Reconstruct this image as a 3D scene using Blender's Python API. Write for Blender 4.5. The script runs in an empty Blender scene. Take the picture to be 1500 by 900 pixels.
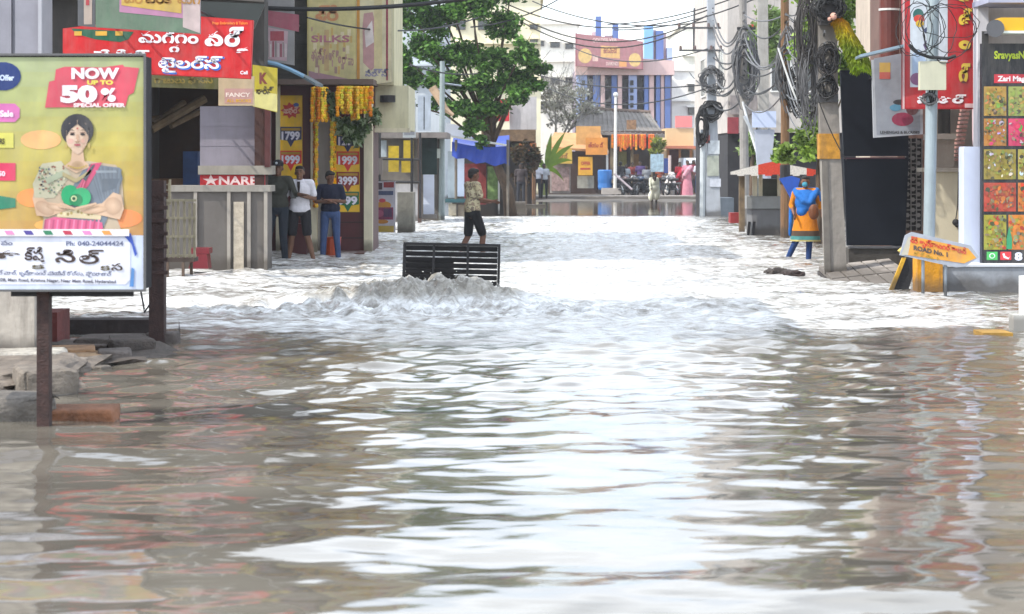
import bpy, bmesh, math, random
import numpy as np
from mathutils import Vector, Matrix, noise
R = math.radians
random.seed(7)
rnd = random.random
sc = bpy.context.scene
C = sc.collection
# ---------------------------------------------------------------- camera, light, exposure
F = 3000.0                      # focal length in photo pixels (photo 1500 x 900)
CAMH, HZ = 1.6, 240.0           # eye height, horizon row
cam = bpy.data.cameras.new('camera'); camo = bpy.data.objects.new('camera', cam); C.objects.link(camo)
camo.location = (0, 0, CAMH); camo.rotation_euler = (R(90), 0, 0)
cam.sensor_width = 36; cam.lens = 36*F/1500; cam.shift_y = -(450-HZ)/1500
cam.clip_start = .1; cam.clip_end = 5000
cam.dof.use_dof = True; cam.dof.focus_distance = 30; cam.dof.aperture_fstop = 5.6
sc.camera = camo
sun_dir = Vector((-.80, -.34, .95)).normalized()
elev = math.asin(sun_dir.z); azim = math.atan2(sun_dir.x, sun_dir.y)
W = bpy.data.worlds.new('World'); sc.world = W; W.use_nodes = True
nt = W.node_tree; bg = nt.nodes['Background']
sky = nt.nodes.new('ShaderNodeTexSky'); sky.sky_type = 'NISHITA'; sky.sun_disc = False
sky.sun_elevation = elev; sky.sun_rotation = azim
sky.dust_density = 1.2; sky.air_density = 1.0; sky.ozone_density = 1.0
# thin bright broken cloud over the blue
tcw = nt.nodes.new('ShaderNodeTexCoord'); mpw = nt.nodes.new('ShaderNodeMapping'); mpw.inputs['Scale'].default_value = (1, 1, 2.2)
cn = nt.nodes.new('ShaderNodeTexNoise'); cn.inputs['Scale'].default_value = 2.4; cn.inputs['Detail'].default_value = 7; cn.inputs['Roughness'].default_value = .55
crw = nt.nodes.new('ShaderNodeMapRange'); crw.inputs[1].default_value = .38; crw.inputs[2].default_value = .62; crw.inputs[3].default_value = .25; crw.inputs[4].default_value = .95
mxw = nt.nodes.new('ShaderNodeMix'); mxw.data_type = 'RGBA'; mxw.inputs[7].default_value = (8.6, 9.2, 9.9, 1)
nt.links.new(tcw.outputs['Generated'], mpw.inputs[0]); nt.links.new(mpw.outputs[0], cn.inputs[0]); nt.links.new(cn.outputs[0], crw.inputs[0])
nt.links.new(crw.outputs[0], mxw.inputs[0]); nt.links.new(sky.outputs[0], mxw.inputs[6])
nt.links.new(mxw.outputs[2], bg.inputs[0]); bg.inputs[1].default_value = .15
sun = bpy.data.lights.new('sun', 'SUN'); suno = bpy.data.objects.new('sun', sun); C.objects.link(suno)
sun.energy = 2.6; sun.angle = R(.6); sun.color = (1, .95, .86)
suno.rotation_euler = (-sun_dir).to_track_quat('-Z', 'Y').to_euler()
vs = sc.view_settings
vs.view_transform = 'Standard'; vs.look = 'None'; vs.gamma = 1; vs.use_curve_mapping = False
vs.exposure = 1.0
sc.cycles.max_bounces = 6; sc.cycles.transparent_max_bounces = 8; sc.cycles.volume_bounces = 0
sc.cycles.use_denoising = True; sc.cycles.caustics_reflective = False; sc.cycles.caustics_refractive = False

# ---------------------------------------------------------------- helpers
def P(px, py, Y): return Vector(((px-750)/F*Y, Y, CAMH-(py-HZ)/F*Y))
def gx(px, Y): return (px-750)/F*Y
def gz(py, Y): return CAMH-(py-HZ)/F*Y
def hexc(h):
    if not isinstance(h, str): return tuple(h)[:3]
    h = h.lstrip('#'); v = [int(h[i:i+2], 16)/255 for i in (0, 2, 4)]
    return tuple(x/12.92 if x <= .04045 else ((x+.055)/1.055)**2.4 for x in v)
MC = {}
def mat(col, rough=.7, var=.12, scale=3., bump=.0, metal=0., key=None, dirt=0., trans=0., spec=.5, aniso=(1,1,1), bscale=None):
    """procedural painted / plastered / metal surface with mottling, optional grime and relief"""
    col = hexc(col)
    k = (col, rough, var, scale, bump, metal, dirt, trans, spec, aniso, bscale)
    if k in MC: return MC[k]
    m = bpy.data.materials.new(key or 'surface'); m.use_nodes = True
    n = m.node_tree.nodes; l = m.node_tree.links; b = n['Principled BSDF']
    tc = n.new('ShaderNodeTexCoord'); mp = n.new('ShaderNodeMapping'); mp.inputs['Scale'].default_value = aniso
    l.new(tc.outputs['Object'], mp.inputs[0])
    no = n.new('ShaderNodeTexNoise'); no.inputs['Scale'].default_value = scale; no.inputs['Detail'].default_value = 6; no.inputs['Roughness'].default_value = .65
    l.new(mp.outputs[0], no.inputs[0])
    mr = n.new('ShaderNodeMapRange'); mr.inputs[1].default_value = .3; mr.inputs[2].default_value = .7
    mr.inputs[3].default_value = 1-var*1.6; mr.inputs[4].default_value = 1+var
    l.new(no.outputs[0], mr.inputs[0])
    mx = n.new('ShaderNodeMix'); mx.data_type = 'RGBA'; mx.blend_type = 'MULTIPLY'; mx.inputs[0].default_value = 1
    mx.inputs[6].default_value = (*col, 1); l.new(mr.outputs[0], mx.inputs[7])
    out = mx.outputs[2]
    if dirt > 0:
        mp2 = n.new('ShaderNodeMapping'); mp2.inputs['Scale'].default_value = (5, 5, .7); l.new(tc.outputs['Object'], mp2.inputs[0])
        n2 = n.new('ShaderNodeTexNoise'); n2.inputs['Scale'].default_value = 1.3; n2.inputs['Detail'].default_value = 8; n2.inputs['Roughness'].default_value = .7
        l.new(mp2.outputs[0], n2.inputs[0])
        r2 = n.new('ShaderNodeMapRange'); r2.inputs[1].default_value = .48; r2.inputs[2].default_value = .72; r2.inputs[4].default_value = dirt
        l.new(n2.outputs[0], r2.inputs[0])
        m2 = n.new('ShaderNodeMix'); m2.data_type = 'RGBA'; m2.inputs[7].default_value = (.09, .075, .06, 1)
        l.new(r2.outputs[0], m2.inputs[0]); l.new(out, m2.inputs[6]); out = m2.outputs[2]
    if dirt > 0:     # soaked, muddy foot where the flood has stood
        ge = n.new('ShaderNodeNewGeometry'); sx = n.new('ShaderNodeSeparateXYZ'); l.new(ge.outputs[0], sx.inputs[0])
        n3 = n.new('ShaderNodeTexNoise'); n3.inputs['Scale'].default_value = 3.5; n3.inputs['Detail'].default_value = 5; l.new(ge.outputs[0], n3.inputs[0])
        ad = n.new('ShaderNodeMath'); ad.operation = 'MULTIPLY_ADD'; ad.inputs[1].default_value = -.30; l.new(n3.outputs[0], ad.inputs[0]); l.new(sx.outputs[2], ad.inputs[2])
        r3 = n.new('ShaderNodeMapRange'); r3.inputs[1].default_value = -.03; r3.inputs[2].default_value = .10; r3.inputs[3].default_value = .72; r3.inputs[4].default_value = 0; l.new(ad.outputs[0], r3.inputs[0])
        m3 = n.new('ShaderNodeMix'); m3.data_type = 'RGBA'; m3.inputs[7].default_value = (.055, .045, .035, 1); l.new(r3.outputs[0], m3.inputs[0]); l.new(out, m3.inputs[6]); out = m3.outputs[2]
    l.new(out, b.inputs['Base Color'])
    b.inputs['Roughness'].default_value = rough; b.inputs['Metallic'].default_value = metal
    b.inputs['Specular IOR Level'].default_value = spec
    if bump:
        bn = n.new('ShaderNodeTexNoise'); bn.inputs['Scale'].default_value = bscale or scale*5; bn.inputs['Detail'].default_value = 5
        l.new(mp.outputs[0], bn.inputs[0])
        bp = n.new('ShaderNodeBump'); bp.inputs['Strength'].default_value = bump; bp.inputs['Distance'].default_value = .02
        l.new(bn.outputs[0], bp.inputs['Height']); l.new(bp.outputs[0], b.inputs['Normal'])
    MC[k] = m; return m
def attr_mat(name, rough=.5, var=.1, scale=6, leafy=False, dirt=0.):
    m = bpy.data.materials.new(name); m.use_nodes = True
    n = m.node_tree.nodes; l = m.node_tree.links; b = n['Principled BSDF']
    at = n.new('ShaderNodeAttribute'); at.attribute_name = 'Col'
    tc = n.new('ShaderNodeTexCoord'); no = n.new('ShaderNodeTexNoise'); no.inputs['Scale'].default_value = scale; no.inputs['Detail'].default_value = 7
    l.new(tc.outputs['Object'], no.inputs[0])
    mr = n.new('ShaderNodeMapRange'); mr.inputs[1].default_value = .3; mr.inputs[2].default_value = .7; mr.inputs[3].default_value = 1-var*1.5; mr.inputs[4].default_value = 1+var
    l.new(no.outputs[0], mr.inputs[0])
    mx = n.new('ShaderNodeMix'); mx.data_type = 'RGBA'; mx.blend_type = 'MULTIPLY'; mx.inputs[0].default_value = 1
    l.new(at.outputs[0], mx.inputs[6]); l.new(mr.outputs[0], mx.inputs[7])
    o_ = mx.outputs[2]
    if dirt:         # faded, grimy print
        mp2 = n.new('ShaderNodeMapping'); mp2.inputs['Scale'].default_value = (4, 4, .8); l.new(tc.outputs['Object'], mp2.inputs[0])
        n2 = n.new('ShaderNodeTexNoise'); n2.inputs['Scale'].default_value = 1.6; n2.inputs['Detail'].default_value = 9; n2.inputs['Roughness'].default_value = .72; l.new(mp2.outputs[0], n2.inputs[0])
        r2 = n.new('ShaderNodeMapRange'); r2.inputs[1].default_value = .42; r2.inputs[2].default_value = .78; r2.inputs[4].default_value = dirt; l.new(n2.outputs[0], r2.inputs[0])
        m2 = n.new('ShaderNodeMix'); m2.data_type = 'RGBA'; m2.inputs[7].default_value = (.26, .24, .21, 1); l.new(r2.outputs[0], m2.inputs[0]); l.new(o_, m2.inputs[6]); o_ = m2.outputs[2]
        bn = n.new('ShaderNodeTexNoise'); bn.inputs['Scale'].default_value = 2.2; bn.inputs['Detail'].default_value = 3; l.new(tc.outputs['Object'], bn.inputs[0])
        bp = n.new('ShaderNodeBump'); bp.inputs['Strength'].default_value = .5; bp.inputs['Distance'].default_value = .05; l.new(bn.outputs[0], bp.inputs['Height']); l.new(bp.outputs[0], b.inputs['Normal'])
    l.new(o_, b.inputs['Base Color']); b.inputs['Roughness'].default_value = rough
    if leafy:
        tr = n.new('ShaderNodeBsdfTranslucent'); l.new(mx.outputs[2], tr.inputs[0])
        ms = n.new('ShaderNodeMixShader'); ms.inputs[0].default_value = .4
        l.new(b.outputs[0], ms.inputs[1]); l.new(tr.outputs[0], ms.inputs[2]); l.new(ms.outputs[0], n['Material Output'].inputs[0])
        b.inputs['Specular IOR Level'].default_value = .25
    return m
PRINT = attr_mat('printed_sheet', .6, .12, 5, dirt=.32)
LEAF = attr_mat('foliage', .6, .15, 3, True)
CLOTHP = attr_mat('patterned_cloth', .9, .15, 30)

def props(o, label=None, cat=None, group=None, kind=None):
    if label: o['label'] = label
    if cat: o['category'] = cat
    if group: o['group'] = group
    if kind: o['kind'] = kind
    return o
def thing(name, label, cat, loc=(0, 0, 0), group=None):
    o = bpy.data.objects.new(name, None); C.objects.link(o); o.location = loc; o.empty_display_size = .1
    return props(o, label, cat, group)
def base_of(o):
    v = Vector((0, 0, 0))
    while o: v += o.location; o = o.parent
    return v
def link_mesh(name, me, m, parent=None, loc=None, label=None, cat=None, group=None, kind=None):
    """mesh given in world coordinates; stored relative to its parent / own base"""
    o = bpy.data.objects.new(name, me); C.objects.link(o)
    ms = m if isinstance(m, (list, tuple)) else [m]
    for x in ms: me.materials.append(x)
    if parent is not None:
        off = base_of(parent); o.parent = parent
    else:
        off = Vector(loc) if loc is not None else Vector((0, 0, 0)); o.location = off
    if off.length: me.transform(Matrix.Translation(-off))
    return props(o, label, cat, group, kind)
class MB:
    def __init__(s): s.v = []; s.f = []; s.mi = []; s.c = []; s.cur = 0; s.col = (1, 1, 1); s.sm = []; s.smooth = False
    def face(s, idx): s.f.append(idx); s.mi.append(s.cur); s.c.append(s.col); s.sm.append(s.smooth)
    def add(s, vs_, fs):
        b = len(s.v); s.v += [tuple(x) for x in vs_]
        for q in fs: s.face([b+i for i in q])
        return s
    def box(s, c, d, rz=0., rot=None):
        c = Vector(c); M = rot if rot is not None else Matrix.Rotation(rz, 3, 'Z')
        vs_ = [c+M@Vector((d[0]/2*i, d[1]/2*j, d[2]/2*k)) for i in (-1, 1) for j in (-1, 1) for k in (-1, 1)]
        return s.add(vs_, [(0, 1, 3, 2), (4, 6, 7, 5), (0, 4, 5, 1), (2, 3, 7, 6), (0, 2, 6, 4), (1, 5, 7, 3)])
    def bx(s, x0, x1, y0, y1, z0, z1): return s.box(((x0+x1)/2, (y0+y1)/2, (z0+z1)/2), (abs(x1-x0), abs(y1-y0), abs(z1-z0)))
    def pbox(s, px0, py0, px1, py1, Y, t=.05):   # a box whose front face spans this patch at depth Y, thickness t going back
        a = P(px0, py0, Y); b = P(px1, py1, Y); return s.bx(a.x, b.x, Y, Y+t, b.z, a.z)
    def prism(s, pts, t):       # pts world, front polygon; extruded by vector t
        n = len(pts); t = Vector(t); vs_ = [Vector(p) for p in pts]+[Vector(p)+t for p in pts]
        return s.add(vs_, [tuple(range(n)), tuple(range(2*n-1, n-1, -1))]+[((i+1) % n, i, i+n, (i+1) % n+n) for i in range(n)])
    def tube(s, pts, r, n=8, cap=True, sq=1.):
        pts = [Vector(p) for p in pts]; rs = r if isinstance(r, (list, tuple)) else [r]*len(pts)
        b = len(s.v); up = None
        for i, p in enumerate(pts):
            d = (pts[min(i+1, len(pts)-1)]-pts[max(i-1, 0)])
            d = d.normalized() if d.length > 1e-9 else Vector((0, 0, 1))
            if up is None: up = Vector((0, 0, 1)) if abs(d.z) < .9 else Vector((0, 1, 0))
            a = d.cross(up).normalized(); c_ = a.cross(d).normalized(); up = c_
            for k in range(n):
                t = 2*math.pi*k/n; s.v.append(tuple(p+rs[i]*(math.cos(t)*a+math.sin(t)*c_*sq)))
        for i in range(len(pts)-1):
            for k in range(n):
                k2 = (k+1) % n; s.face([b+i*n+k, b+i*n+k2, b+(i+1)*n+k2, b+(i+1)*n+k])
        if cap:
            s.face([b+k for k in range(n-1, -1, -1)]); s.face([b+(len(pts)-1)*n+k for k in range(n)])
        return s
    def ell(s, c, r, nu=12, nv=8, rot=None):
        c = Vector(c); r = Vector(r) if not isinstance(r, (int, float)) else Vector((r, r, r)); M = rot or Matrix.Identity(3)
        vs_ = [c+M@Vector((0, 0, -r.z))]
        for j in range(1, nv):
            ph = math.pi*j/nv-math.pi/2
            for i in range(nu):
                th = 2*math.pi*i/nu; vs_.append(c+M@Vector((r.x*math.cos(ph)*math.cos(th), r.y*math.cos(ph)*math.sin(th), r.z*math.sin(ph))))
        vs_.append(c+M@Vector((0, 0, r.z))); T = len(vs_)-1
        fs = [(0, 1+(i+1) % nu, 1+i) for i in range(nu)]
        for j in range(nv-2):
            for i in range(nu):
                a = 1+j*nu+i; b = 1+j*nu+(i+1) % nu; fs.append((a, b, b+nu, a+nu))
        o = 1+(nv-2)*nu
        fs += [(o+i, o+(i+1) % nu, T) for i in range(nu)]
        return s.add(vs_, fs)
    def lathe(s, c, prof, n=14, sx=1., sy=1.):
        c = Vector(c); vs_ = []
        for r, z in prof:
            for k in range(n):
                t = 2*math.pi*k/n; vs_.append(c+Vector((r*sx*math.cos(t), r*sy*math.sin(t), z)))
        m = len(prof); fs = [(i*n+k, i*n+(k+1) % n, (i+1)*n+(k+1) % n, (i+1)*n+k) for i in range(m-1) for k in range(n)]
        fs += [tuple(range(n-1, -1, -1)), tuple((m-1)*n+k for k in range(n))]
        return s.add(vs_, fs)
    def quad(s, a, b, c, d): return s.add([a, b, c, d], [(0, 1, 2, 3)])
    # art drawn in picture units on a sheet facing the street at depth Y (layer = a few mm in front)
    def poly(s, pts, Y, col, lay=1, sk=None):
        s.col = hexc(col); y = Y-.003*lay
        return s.add([Vector((gx(p[0], Y), y, gz(p[1], Y))) for p in pts], [tuple(range(len(pts)))])
    def rect(s, x0, y0, x1, y1, Y, col, lay=1, sh=0): return s.poly([(x0, y1), (x1, y1+sh), (x1, y0+sh), (x0, y0)], Y, col, lay)
    def oval(s, cx, cy, rx, ry, Y, col, lay=1, n=18, a=0): return s.poly([(cx+rx*math.cos(t)*math.cos(a)-ry*math.sin(t)*math.sin(a), cy+rx*math.cos(t)*math.sin(a)+ry*math.sin(t)*math.cos(a)) for t in [-2*math.pi*i/n for i in range(n)]], Y, col, lay)
    def text(s, txt, px, py, h, Y, col, lay=3, w=None, bold=.03, slope=0., align='LEFT', M=None):
        """lettering laid on the sheet: baseline-left at (px,py), cap height h, optional total width w, in picture units"""
        vs_, fs = text_mesh(txt, bold)
        if not vs_: return s
        s.col = hexc(col)
        xs = [v[0] for v in vs_]; x0, x1 = min(xs), max(xs)
        sy = h/.72; sx = sy if w is None else w/max(x1-x0, 1e-6)
        if align == 'CENTER': px = px-(x1-x0)*sx/2
        o = []
        for v in vs_:
            qx = px+(v[0]-x0)*sx; qy = py-v[1]*sy+slope*(v[0]-x0)*sx
            o.append(Vector((gx(qx, Y), Y-.003*lay, gz(qy, Y))))
        return s.add(o, fs)
    def mesh(s, name='m'):
        me = bpy.data.meshes.new(name); me.from_pydata(s.v, [], s.f)
        me.polygons.foreach_set('material_index', s.mi); me.polygons.foreach_set('use_smooth', s.sm)
        ca = me.color_attributes.new('Col', 'FLOAT_COLOR', 'CORNER')
        arr = np.ones((len(me.loops), 4), dtype=np.float32)
        cnt = [len(f) for f in s.f]
        arr[:, :3] = np.repeat(np.array(s.c, dtype=np.float32), cnt, axis=0)
        ca.data.foreach_set('color', arr.ravel()); me.update(); return me
    def build(s, name, m, parent=None, **k):
        return link_mesh(name, s.mesh(name), m, parent, **k)
TX = {}
def text_mesh(t, bold):
    k = (t, bold)
    if k not in TX:
        cu = bpy.data.curves.new('t', 'FONT'); cu.body = t; cu.size = 1; cu.offset = bold; cu.resolution_u = 3
        o = bpy.data.objects.new('t', cu); C.objects.link(o)
        dg = bpy.context.evaluated_depsgraph_get(); me = o.evaluated_get(dg).to_mesh()
        TX[k] = ([tuple(v.co) for v in me.vertices], [tuple(p.vertices) for p in me.polygons])
        bpy.data.objects.remove(o); bpy.data.curves.remove(cu)
    return TX[k]
def one(name, label, cat, mb, m, loc, group=None):
    return mb.build(name, m, None, loc=loc, label=label, cat=cat, group=group)
def bake(mb, voxel=.012, smooth=4, fac=.5):
    """fuse overlapping closed shapes into one continuous surface"""
    me = mb.mesh('tmp'); o = bpy.data.objects.new('tmp', me); C.objects.link(o)
    md = o.modifiers.new('r', 'REMESH'); md.mode = 'VOXEL'; md.voxel_size = voxel; md.use_smooth_shade = True
    s_ = o.modifiers.new('s', 'SMOOTH'); s_.iterations = smooth; s_.factor = fac
    dg = bpy.context.evaluated_depsgraph_get(); out = bpy.data.meshes.new_from_object(o.evaluated_get(dg))
    bpy.data.objects.remove(o); bpy.data.meshes.remove(me)
    for p in out.polygons: p.use_smooth = True
    return out
# common surfaces
concrete = mat('#8d8a84', .85, .2, 2, .4, dirt=.4)
dark = mat('#1c1b1d', .6, .2, 5)
rust = mat('#3a2622', .8, .35, 14, .4)
steel = mat('#8a929a', .45, .15, 3, metal=.6, dirt=.15)
whitep = mat('#d9d8d4', .7, .06, 2, dirt=.25)
cream = mat('#d8d0b4', .8, .08, 2, dirt=.3)
maroon = mat('#4d1418', .5, .12, 4)
woodm = mat('#6b4a2e', .75, .3, 3, .3, aniso=(6, 6, .5), dirt=.3)
glass = mat('#20262c', .08, .1, 2, spec=.8)
cablem = mat('#1a1a1b', .6, .1, 8)
greycable = mat('#5c5c5e', .6, .2, 8)

# ---------------------------------------------------------------- ground and water
def S(a, b, x):
    t = np.clip((x-a)/(b-a), 0, 1); return t*t*(3-2*t)
def ground():
    ys = np.concatenate([np.linspace(-60, 0, 7), np.linspace(3, 130, 90), np.linspace(150, 900, 8)])
    xs = np.concatenate([[-400, -100, -40], np.linspace(-16, 16, 90), [40, 100, 400]])
    Yg, Xg = np.meshgrid(ys, xs, indexing='ij')
    Z = -.32+.36*S(66, 92, Yg)
    Z += .03*np.sin(Xg*2.1+Yg*.7)*np.sin(Yg*.9-Xg*.4)*(Yg < 92)
    left = -2.7-.0*Yg
    Z += (.30)*S(-1.9, -3.2, Xg)*S(38, 44, Yg)*(1-S(66, 92, Yg))       # earth verge in front of the left shops
    v = np.stack([Xg.ravel(), Yg.ravel(), Z.ravel()], 1); ny, nx = Xg.shape
    i = np.arange(ny*nx).reshape(ny, nx)
    f = np.stack([i[:-1, :-1], i[:-1, 1:], i[1:, 1:], i[1:, :-1]], -1).reshape(-1, 4)
    me = bpy.data.meshes.new('ground'); me.from_pydata(v.tolist(), [], f.tolist())
    for p in me.polygons: p.use_smooth = True
    link_mesh('ground', me, mat('#77716a', .9, .25, .8, .5, dirt=.3, bscale=9), kind='structure')
ground()

BOIL = (-1.02, 22.9)
def wave_field(X, Y):
    g = np.random.RandomState(5)
    Z = np.zeros_like(X)
    # long low ripples close to us, travelling along the street
    near = 1-S(17.0, 23.0, Y)
    for lam, amp, n in ((1.9, .0062, 7), (1.0, .0046, 9), (.55, .0027, 12), (.30, .0011, 14), (.17, .0004, 12)):
        for _ in range(n):
            th = math.pi/2+g.normal(0, .50); l = lam*g.uniform(.75, 1.3); k = 2*math.pi/l
            Z += near*amp/math.sqrt(n)*1.35*np.sin(k*(X*math.cos(th)+Y*math.sin(th))+g.uniform(0, 6.28)+1.3*np.sin(X*g.uniform(.4, 1.1)+g.uniform(0, 6))*.6)
    # churning flow further up
    mid = S(16.5, 22.5, Y)*(1-S(58, 64, Y))
    edge = .6+.4*S(-6.2, -4.0, X)*(1-.5*S(4.5, 6.5, X))
    for lam, amp, n in ((2.2, .012, 8), (1.1, .010, 12), (.6, .0075, 14), (.34, .0045, 14)):
        for _ in range(n):
            th = g.uniform(0, math.pi); l = lam*g.uniform(.7, 1.35); k = 2*math.pi/l
            a = np.sin(k*(X*math.cos(th)+Y*math.sin(th))+g.uniform(0, 6.28)+1.5*np.sin(X*g.uniform(.5, 1.5)+Y*g.uniform(.2, .9)+g.uniform(0, 6)))
            Z += mid*edge*amp/math.sqrt(n)*1.5*(1-np.abs(a))*1.6-mid*edge*amp/math.sqrt(n)*.6
    # standing wave across the road + the boil that lifts the grating
    Z += .07*np.exp(-((Y-23.4-.25*np.sin(X*1.7))/.9)**2)*S(-5.2, -3.2, X)*(1-S(.8, 5, X))
    dx = (X-BOIL[0]); dy = (Y-BOIL[1])
    prof = np.exp(-(np.abs(dx-.05)/.92)**3.2)*np.exp(-(dy/.62)**2)
    prof2 = np.exp(-((dx+.75)/.75)**2)*np.exp(-((dy+.1)/.6)**2)*.5+np.exp(-((dx-1.05)/.35)**2)*np.exp(-((dy+.2)/.5)**2)*.22
    rough = 0
    for lam, amp in ((.5, .17), (.26, .12), (.14, .085), (.08, .05)):
        for _ in range(7):
            th = g.uniform(0, math.pi); k = 2*math.pi/(lam*g.uniform(.8, 1.25))
            rough = rough+amp/2.6*np.sin((k*(X*math.cos(th)+Y*math.sin(th))+g.uniform(0, 6.28)+1.9*np.sin(3*X+2*Y+g.uniform(0, 6)))*1.15)
    Z += np.maximum(prof, prof2)*(.205+rough*.20)
    spl = np.exp(-(dx/2.4)**2)*np.exp(-((Y-22.0)/.8)**2)
    Z += spl*rough*.25
    tr = S(9.5, 17, Y)*(1-S(20, 24, Y))
    for lam, amp, n in ((.8, .0065, 8), (.42, .0040, 10), (.24, .0020, 10)):
        for _ in range(n):
            th = math.pi/2+g.normal(0, .7); l = lam*g.uniform(.75, 1.3); k = 2*math.pi/l
            Z += tr*amp/math.sqrt(n)*1.5*np.sin(k*(X*math.cos(th)+Y*math.sin(th))+g.uniform(0, 6.28)+np.sin(X*g.uniform(.4, 1.4)+g.uniform(0, 6)))
    far = S(62, 66, Y); Z += far*.0008*np.sin(Y*2.1+X)
    return Z
def water():
    ys = [-40, -25, -12, -6, -2]; y = 1.0
    while y < 92:
        ys.append(y); y += .05 if y < 6 else (.026 if y < 14 else (.036 if y < 24.2 else (.075 if y < 40 else .12)))
    ys += [95, 100]; ys = np.array(ys); nx = 420
    u = np.linspace(-1, 1, nx); u = u*.55+u**3*.45*1.0
    Yg = np.repeat(ys[:, None], nx, 1); half = np.maximum(np.abs(Yg)*.0+np.clip(Yg, 5, 60)*.30+3.0, 4.5)
    Xg = u[None, :]/.55*half*.62
    Z = wave_field(Xg, Yg)
    v = np.stack([Xg, Yg, Z], -1).reshape(-1, 3).astype(np.float32); ny = len(ys)
    i = np.arange(ny*nx, dtype=np.int32).reshape(ny, nx)
    f = np.stack([i[:-1, :-1], i[:-1, 1:], i[1:, 1:], i[1:, :-1]], -1).reshape(-1, 4)
    me = bpy.data.meshes.new('flood_water'); me.vertices.add(len(v)); me.vertices.foreach_set('co', v.ravel())
    me.loops.add(f.size); me.loops.foreach_set('vertex_index', f.ravel())
    me.polygons.add(len(f)); me.polygons.foreach_set('loop_start', np.arange(len(f), dtype=np.int32)*4)
    me.polygons.foreach_set('use_smooth', np.ones(len(f), dtype=bool)); me.update(); me.validate()
    m = bpy.data.materials.new('flood_water'); m.use_nodes = True
    n = m.node_tree.nodes; l = m.node_tree.links; b = n['Principled BSDF']
    def N(t, **k):
        x = n.new('ShaderNode'+t)
        for a, c_ in k.items(): setattr(x, a, c_)
        return x
    def math_(op, a, c_=None, clamp=False):
        x = N('Math', operation=op, use_clamp=clamp)
        for i_, q in enumerate((a, c_)):
            if q is None: continue
            if isinstance(q, (int, float)): x.inputs[i_].default_value = q
            else: l.new(q, x.inputs[i_])
        return x.outputs[0]
    def smooth(src, a, c_, lo=0., hi=1.):
        x = N('MapRange', interpolation_type='SMOOTHSTEP'); x.inputs[1].default_value = a; x.inputs[2].default_value = c_
        x.inputs[3].default_value = lo; x.inputs[4].default_value = hi; l.new(src, x.inputs[0]); return x.outputs[0]
    def nz(scale, det=6, aniso=(1, 1, 1), rough=.6, dist=0.):
        mp = N('Mapping'); mp.inputs['Scale'].default_value = aniso; l.new(geo.outputs[0], mp.inputs[0])
        x = N('TexNoise'); x.inputs['Scale'].default_value = scale; x.inputs['Detail'].default_value = det; x.inputs['Roughness'].default_value = rough
        x.inputs['Distortion'].default_value = dist; l.new(mp.outputs[0], x.inputs[0]); return x.outputs[0]
    geo = N('NewGeometry'); sep = N('SeparateXYZ'); l.new(geo.outputs[0], sep.inputs[0])
    X_, Y_, Z_ = sep.outputs
    # muddy water body
    cr = N('ValToRGB'); cr.color_ramp.elements[0].color = (.085, .075, .06, 1); cr.color_ramp.elements[1].color = (.15, .135, .11, 1)
    cr.color_ramp.elements[0].position = .35; cr.color_ramp.elements[1].position = .65
    l.new(nz(.9, 4, (.5, 1, 1)), cr.inputs[0]); l.new(cr.outputs[0], b.inputs['Base Color'])
    b.inputs['Roughness'].default_value = .045; b.inputs["IOR"].default_value = 1.65; b.inputs['Specular IOR Level'].default_value = .5
    # foam: streaks in the fast flow, thick around the boil
    wob = nz(.35, 3)
    yy = math_('ADD', Y_, math_('MULTIPLY', math_('SUBTRACT', wob, .5), 5.0))
    zone = math_('MULTIPLY', smooth(yy, 15.6, 20.8), smooth(Y_, 61.5, 63.8, 1, 0))
    lside = smooth(X_, -8.0, -5.2, .5, 1); rside = smooth(X_, 4.2, 6.5, 1, .62)
    zone = math_('MULTIPLY', zone, math_('MULTIPLY', lside, rside))
    s1 = nz(1.1, 9, (.55, 1.2, 1), .72, .5); s2 = nz(5.5, 7, (.6, 1.3, 1), .7, .3)
    st = math_('ADD', math_('MULTIPLY', s1, .62), math_('MULTIPLY', s2, .38))
    thr = math_('SUBTRACT', .76, math_('MULTIPLY', zone, .36))
    fm = math_('MULTIPLY', math_('SUBTRACT', st, thr), 6., True)
    dx = math_('SUBTRACT', X_, BOIL[0]); dy = math_('SUBTRACT', Y_, BOIL[1]-.2)
    rr = math_('ADD', math_('MULTIPLY', math_('MULTIPLY', dx, dx), .12), math_('MULTIPLY', math_('MULTIPLY', dy, dy), .5))
    halo = smooth(rr, .15, 1.6, .5, 0)
    foam = math_('ADD', math_('MULTIPLY', fm, .82), math_('MULTIPLY', halo, s2), True)
    # the boiling mound itself is muddy
    mound = smooth(Z_, .10, .20, 1, .8)
    foam = math_('MULTIPLY', foam, mound)
    fo = N('BsdfDiffuse'); fc = N('ValToRGB'); fc.color_ramp.elements[0].color = (.38, .36, .33, 1); fc.color_ramp.elements[1].color = (.74, .755, .76, 1)
    fc.color_ramp.elements[0].position = .38; fc.color_ramp.elements[1].position = .6; l.new(s2, fc.inputs[0]); fm2 = N('Mix', data_type='RGBA'); l.new(smooth(Z_, .09, .20, 0, .8), fm2.inputs[0]); l.new(fc.outputs[0], fm2.inputs[6]); fb = N('ValToRGB'); fb.color_ramp.elements[0].color = (.13, .115, .085, 1); fb.color_ramp.elements[1].color = (.46, .44, .39, 1); fb.color_ramp.elements[0].position = .4; fb.color_ramp.elements[1].position = .62; l.new(nz(9, 7, (1, 1, .6), .7, .6), fb.inputs[0]); l.new(fb.outputs[0], fm2.inputs[7]); l.new(fm2.outputs[2], fo.inputs[0])
    mxs = N('MixShader'); l.new(foam, mxs.inputs[0]); l.new(b.outputs[0], mxs.inputs[1]); l.new(fo.outputs[0], mxs.inputs[2])
    l.new(mxs.outputs[0], n['Material Output'].inputs[0])
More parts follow.
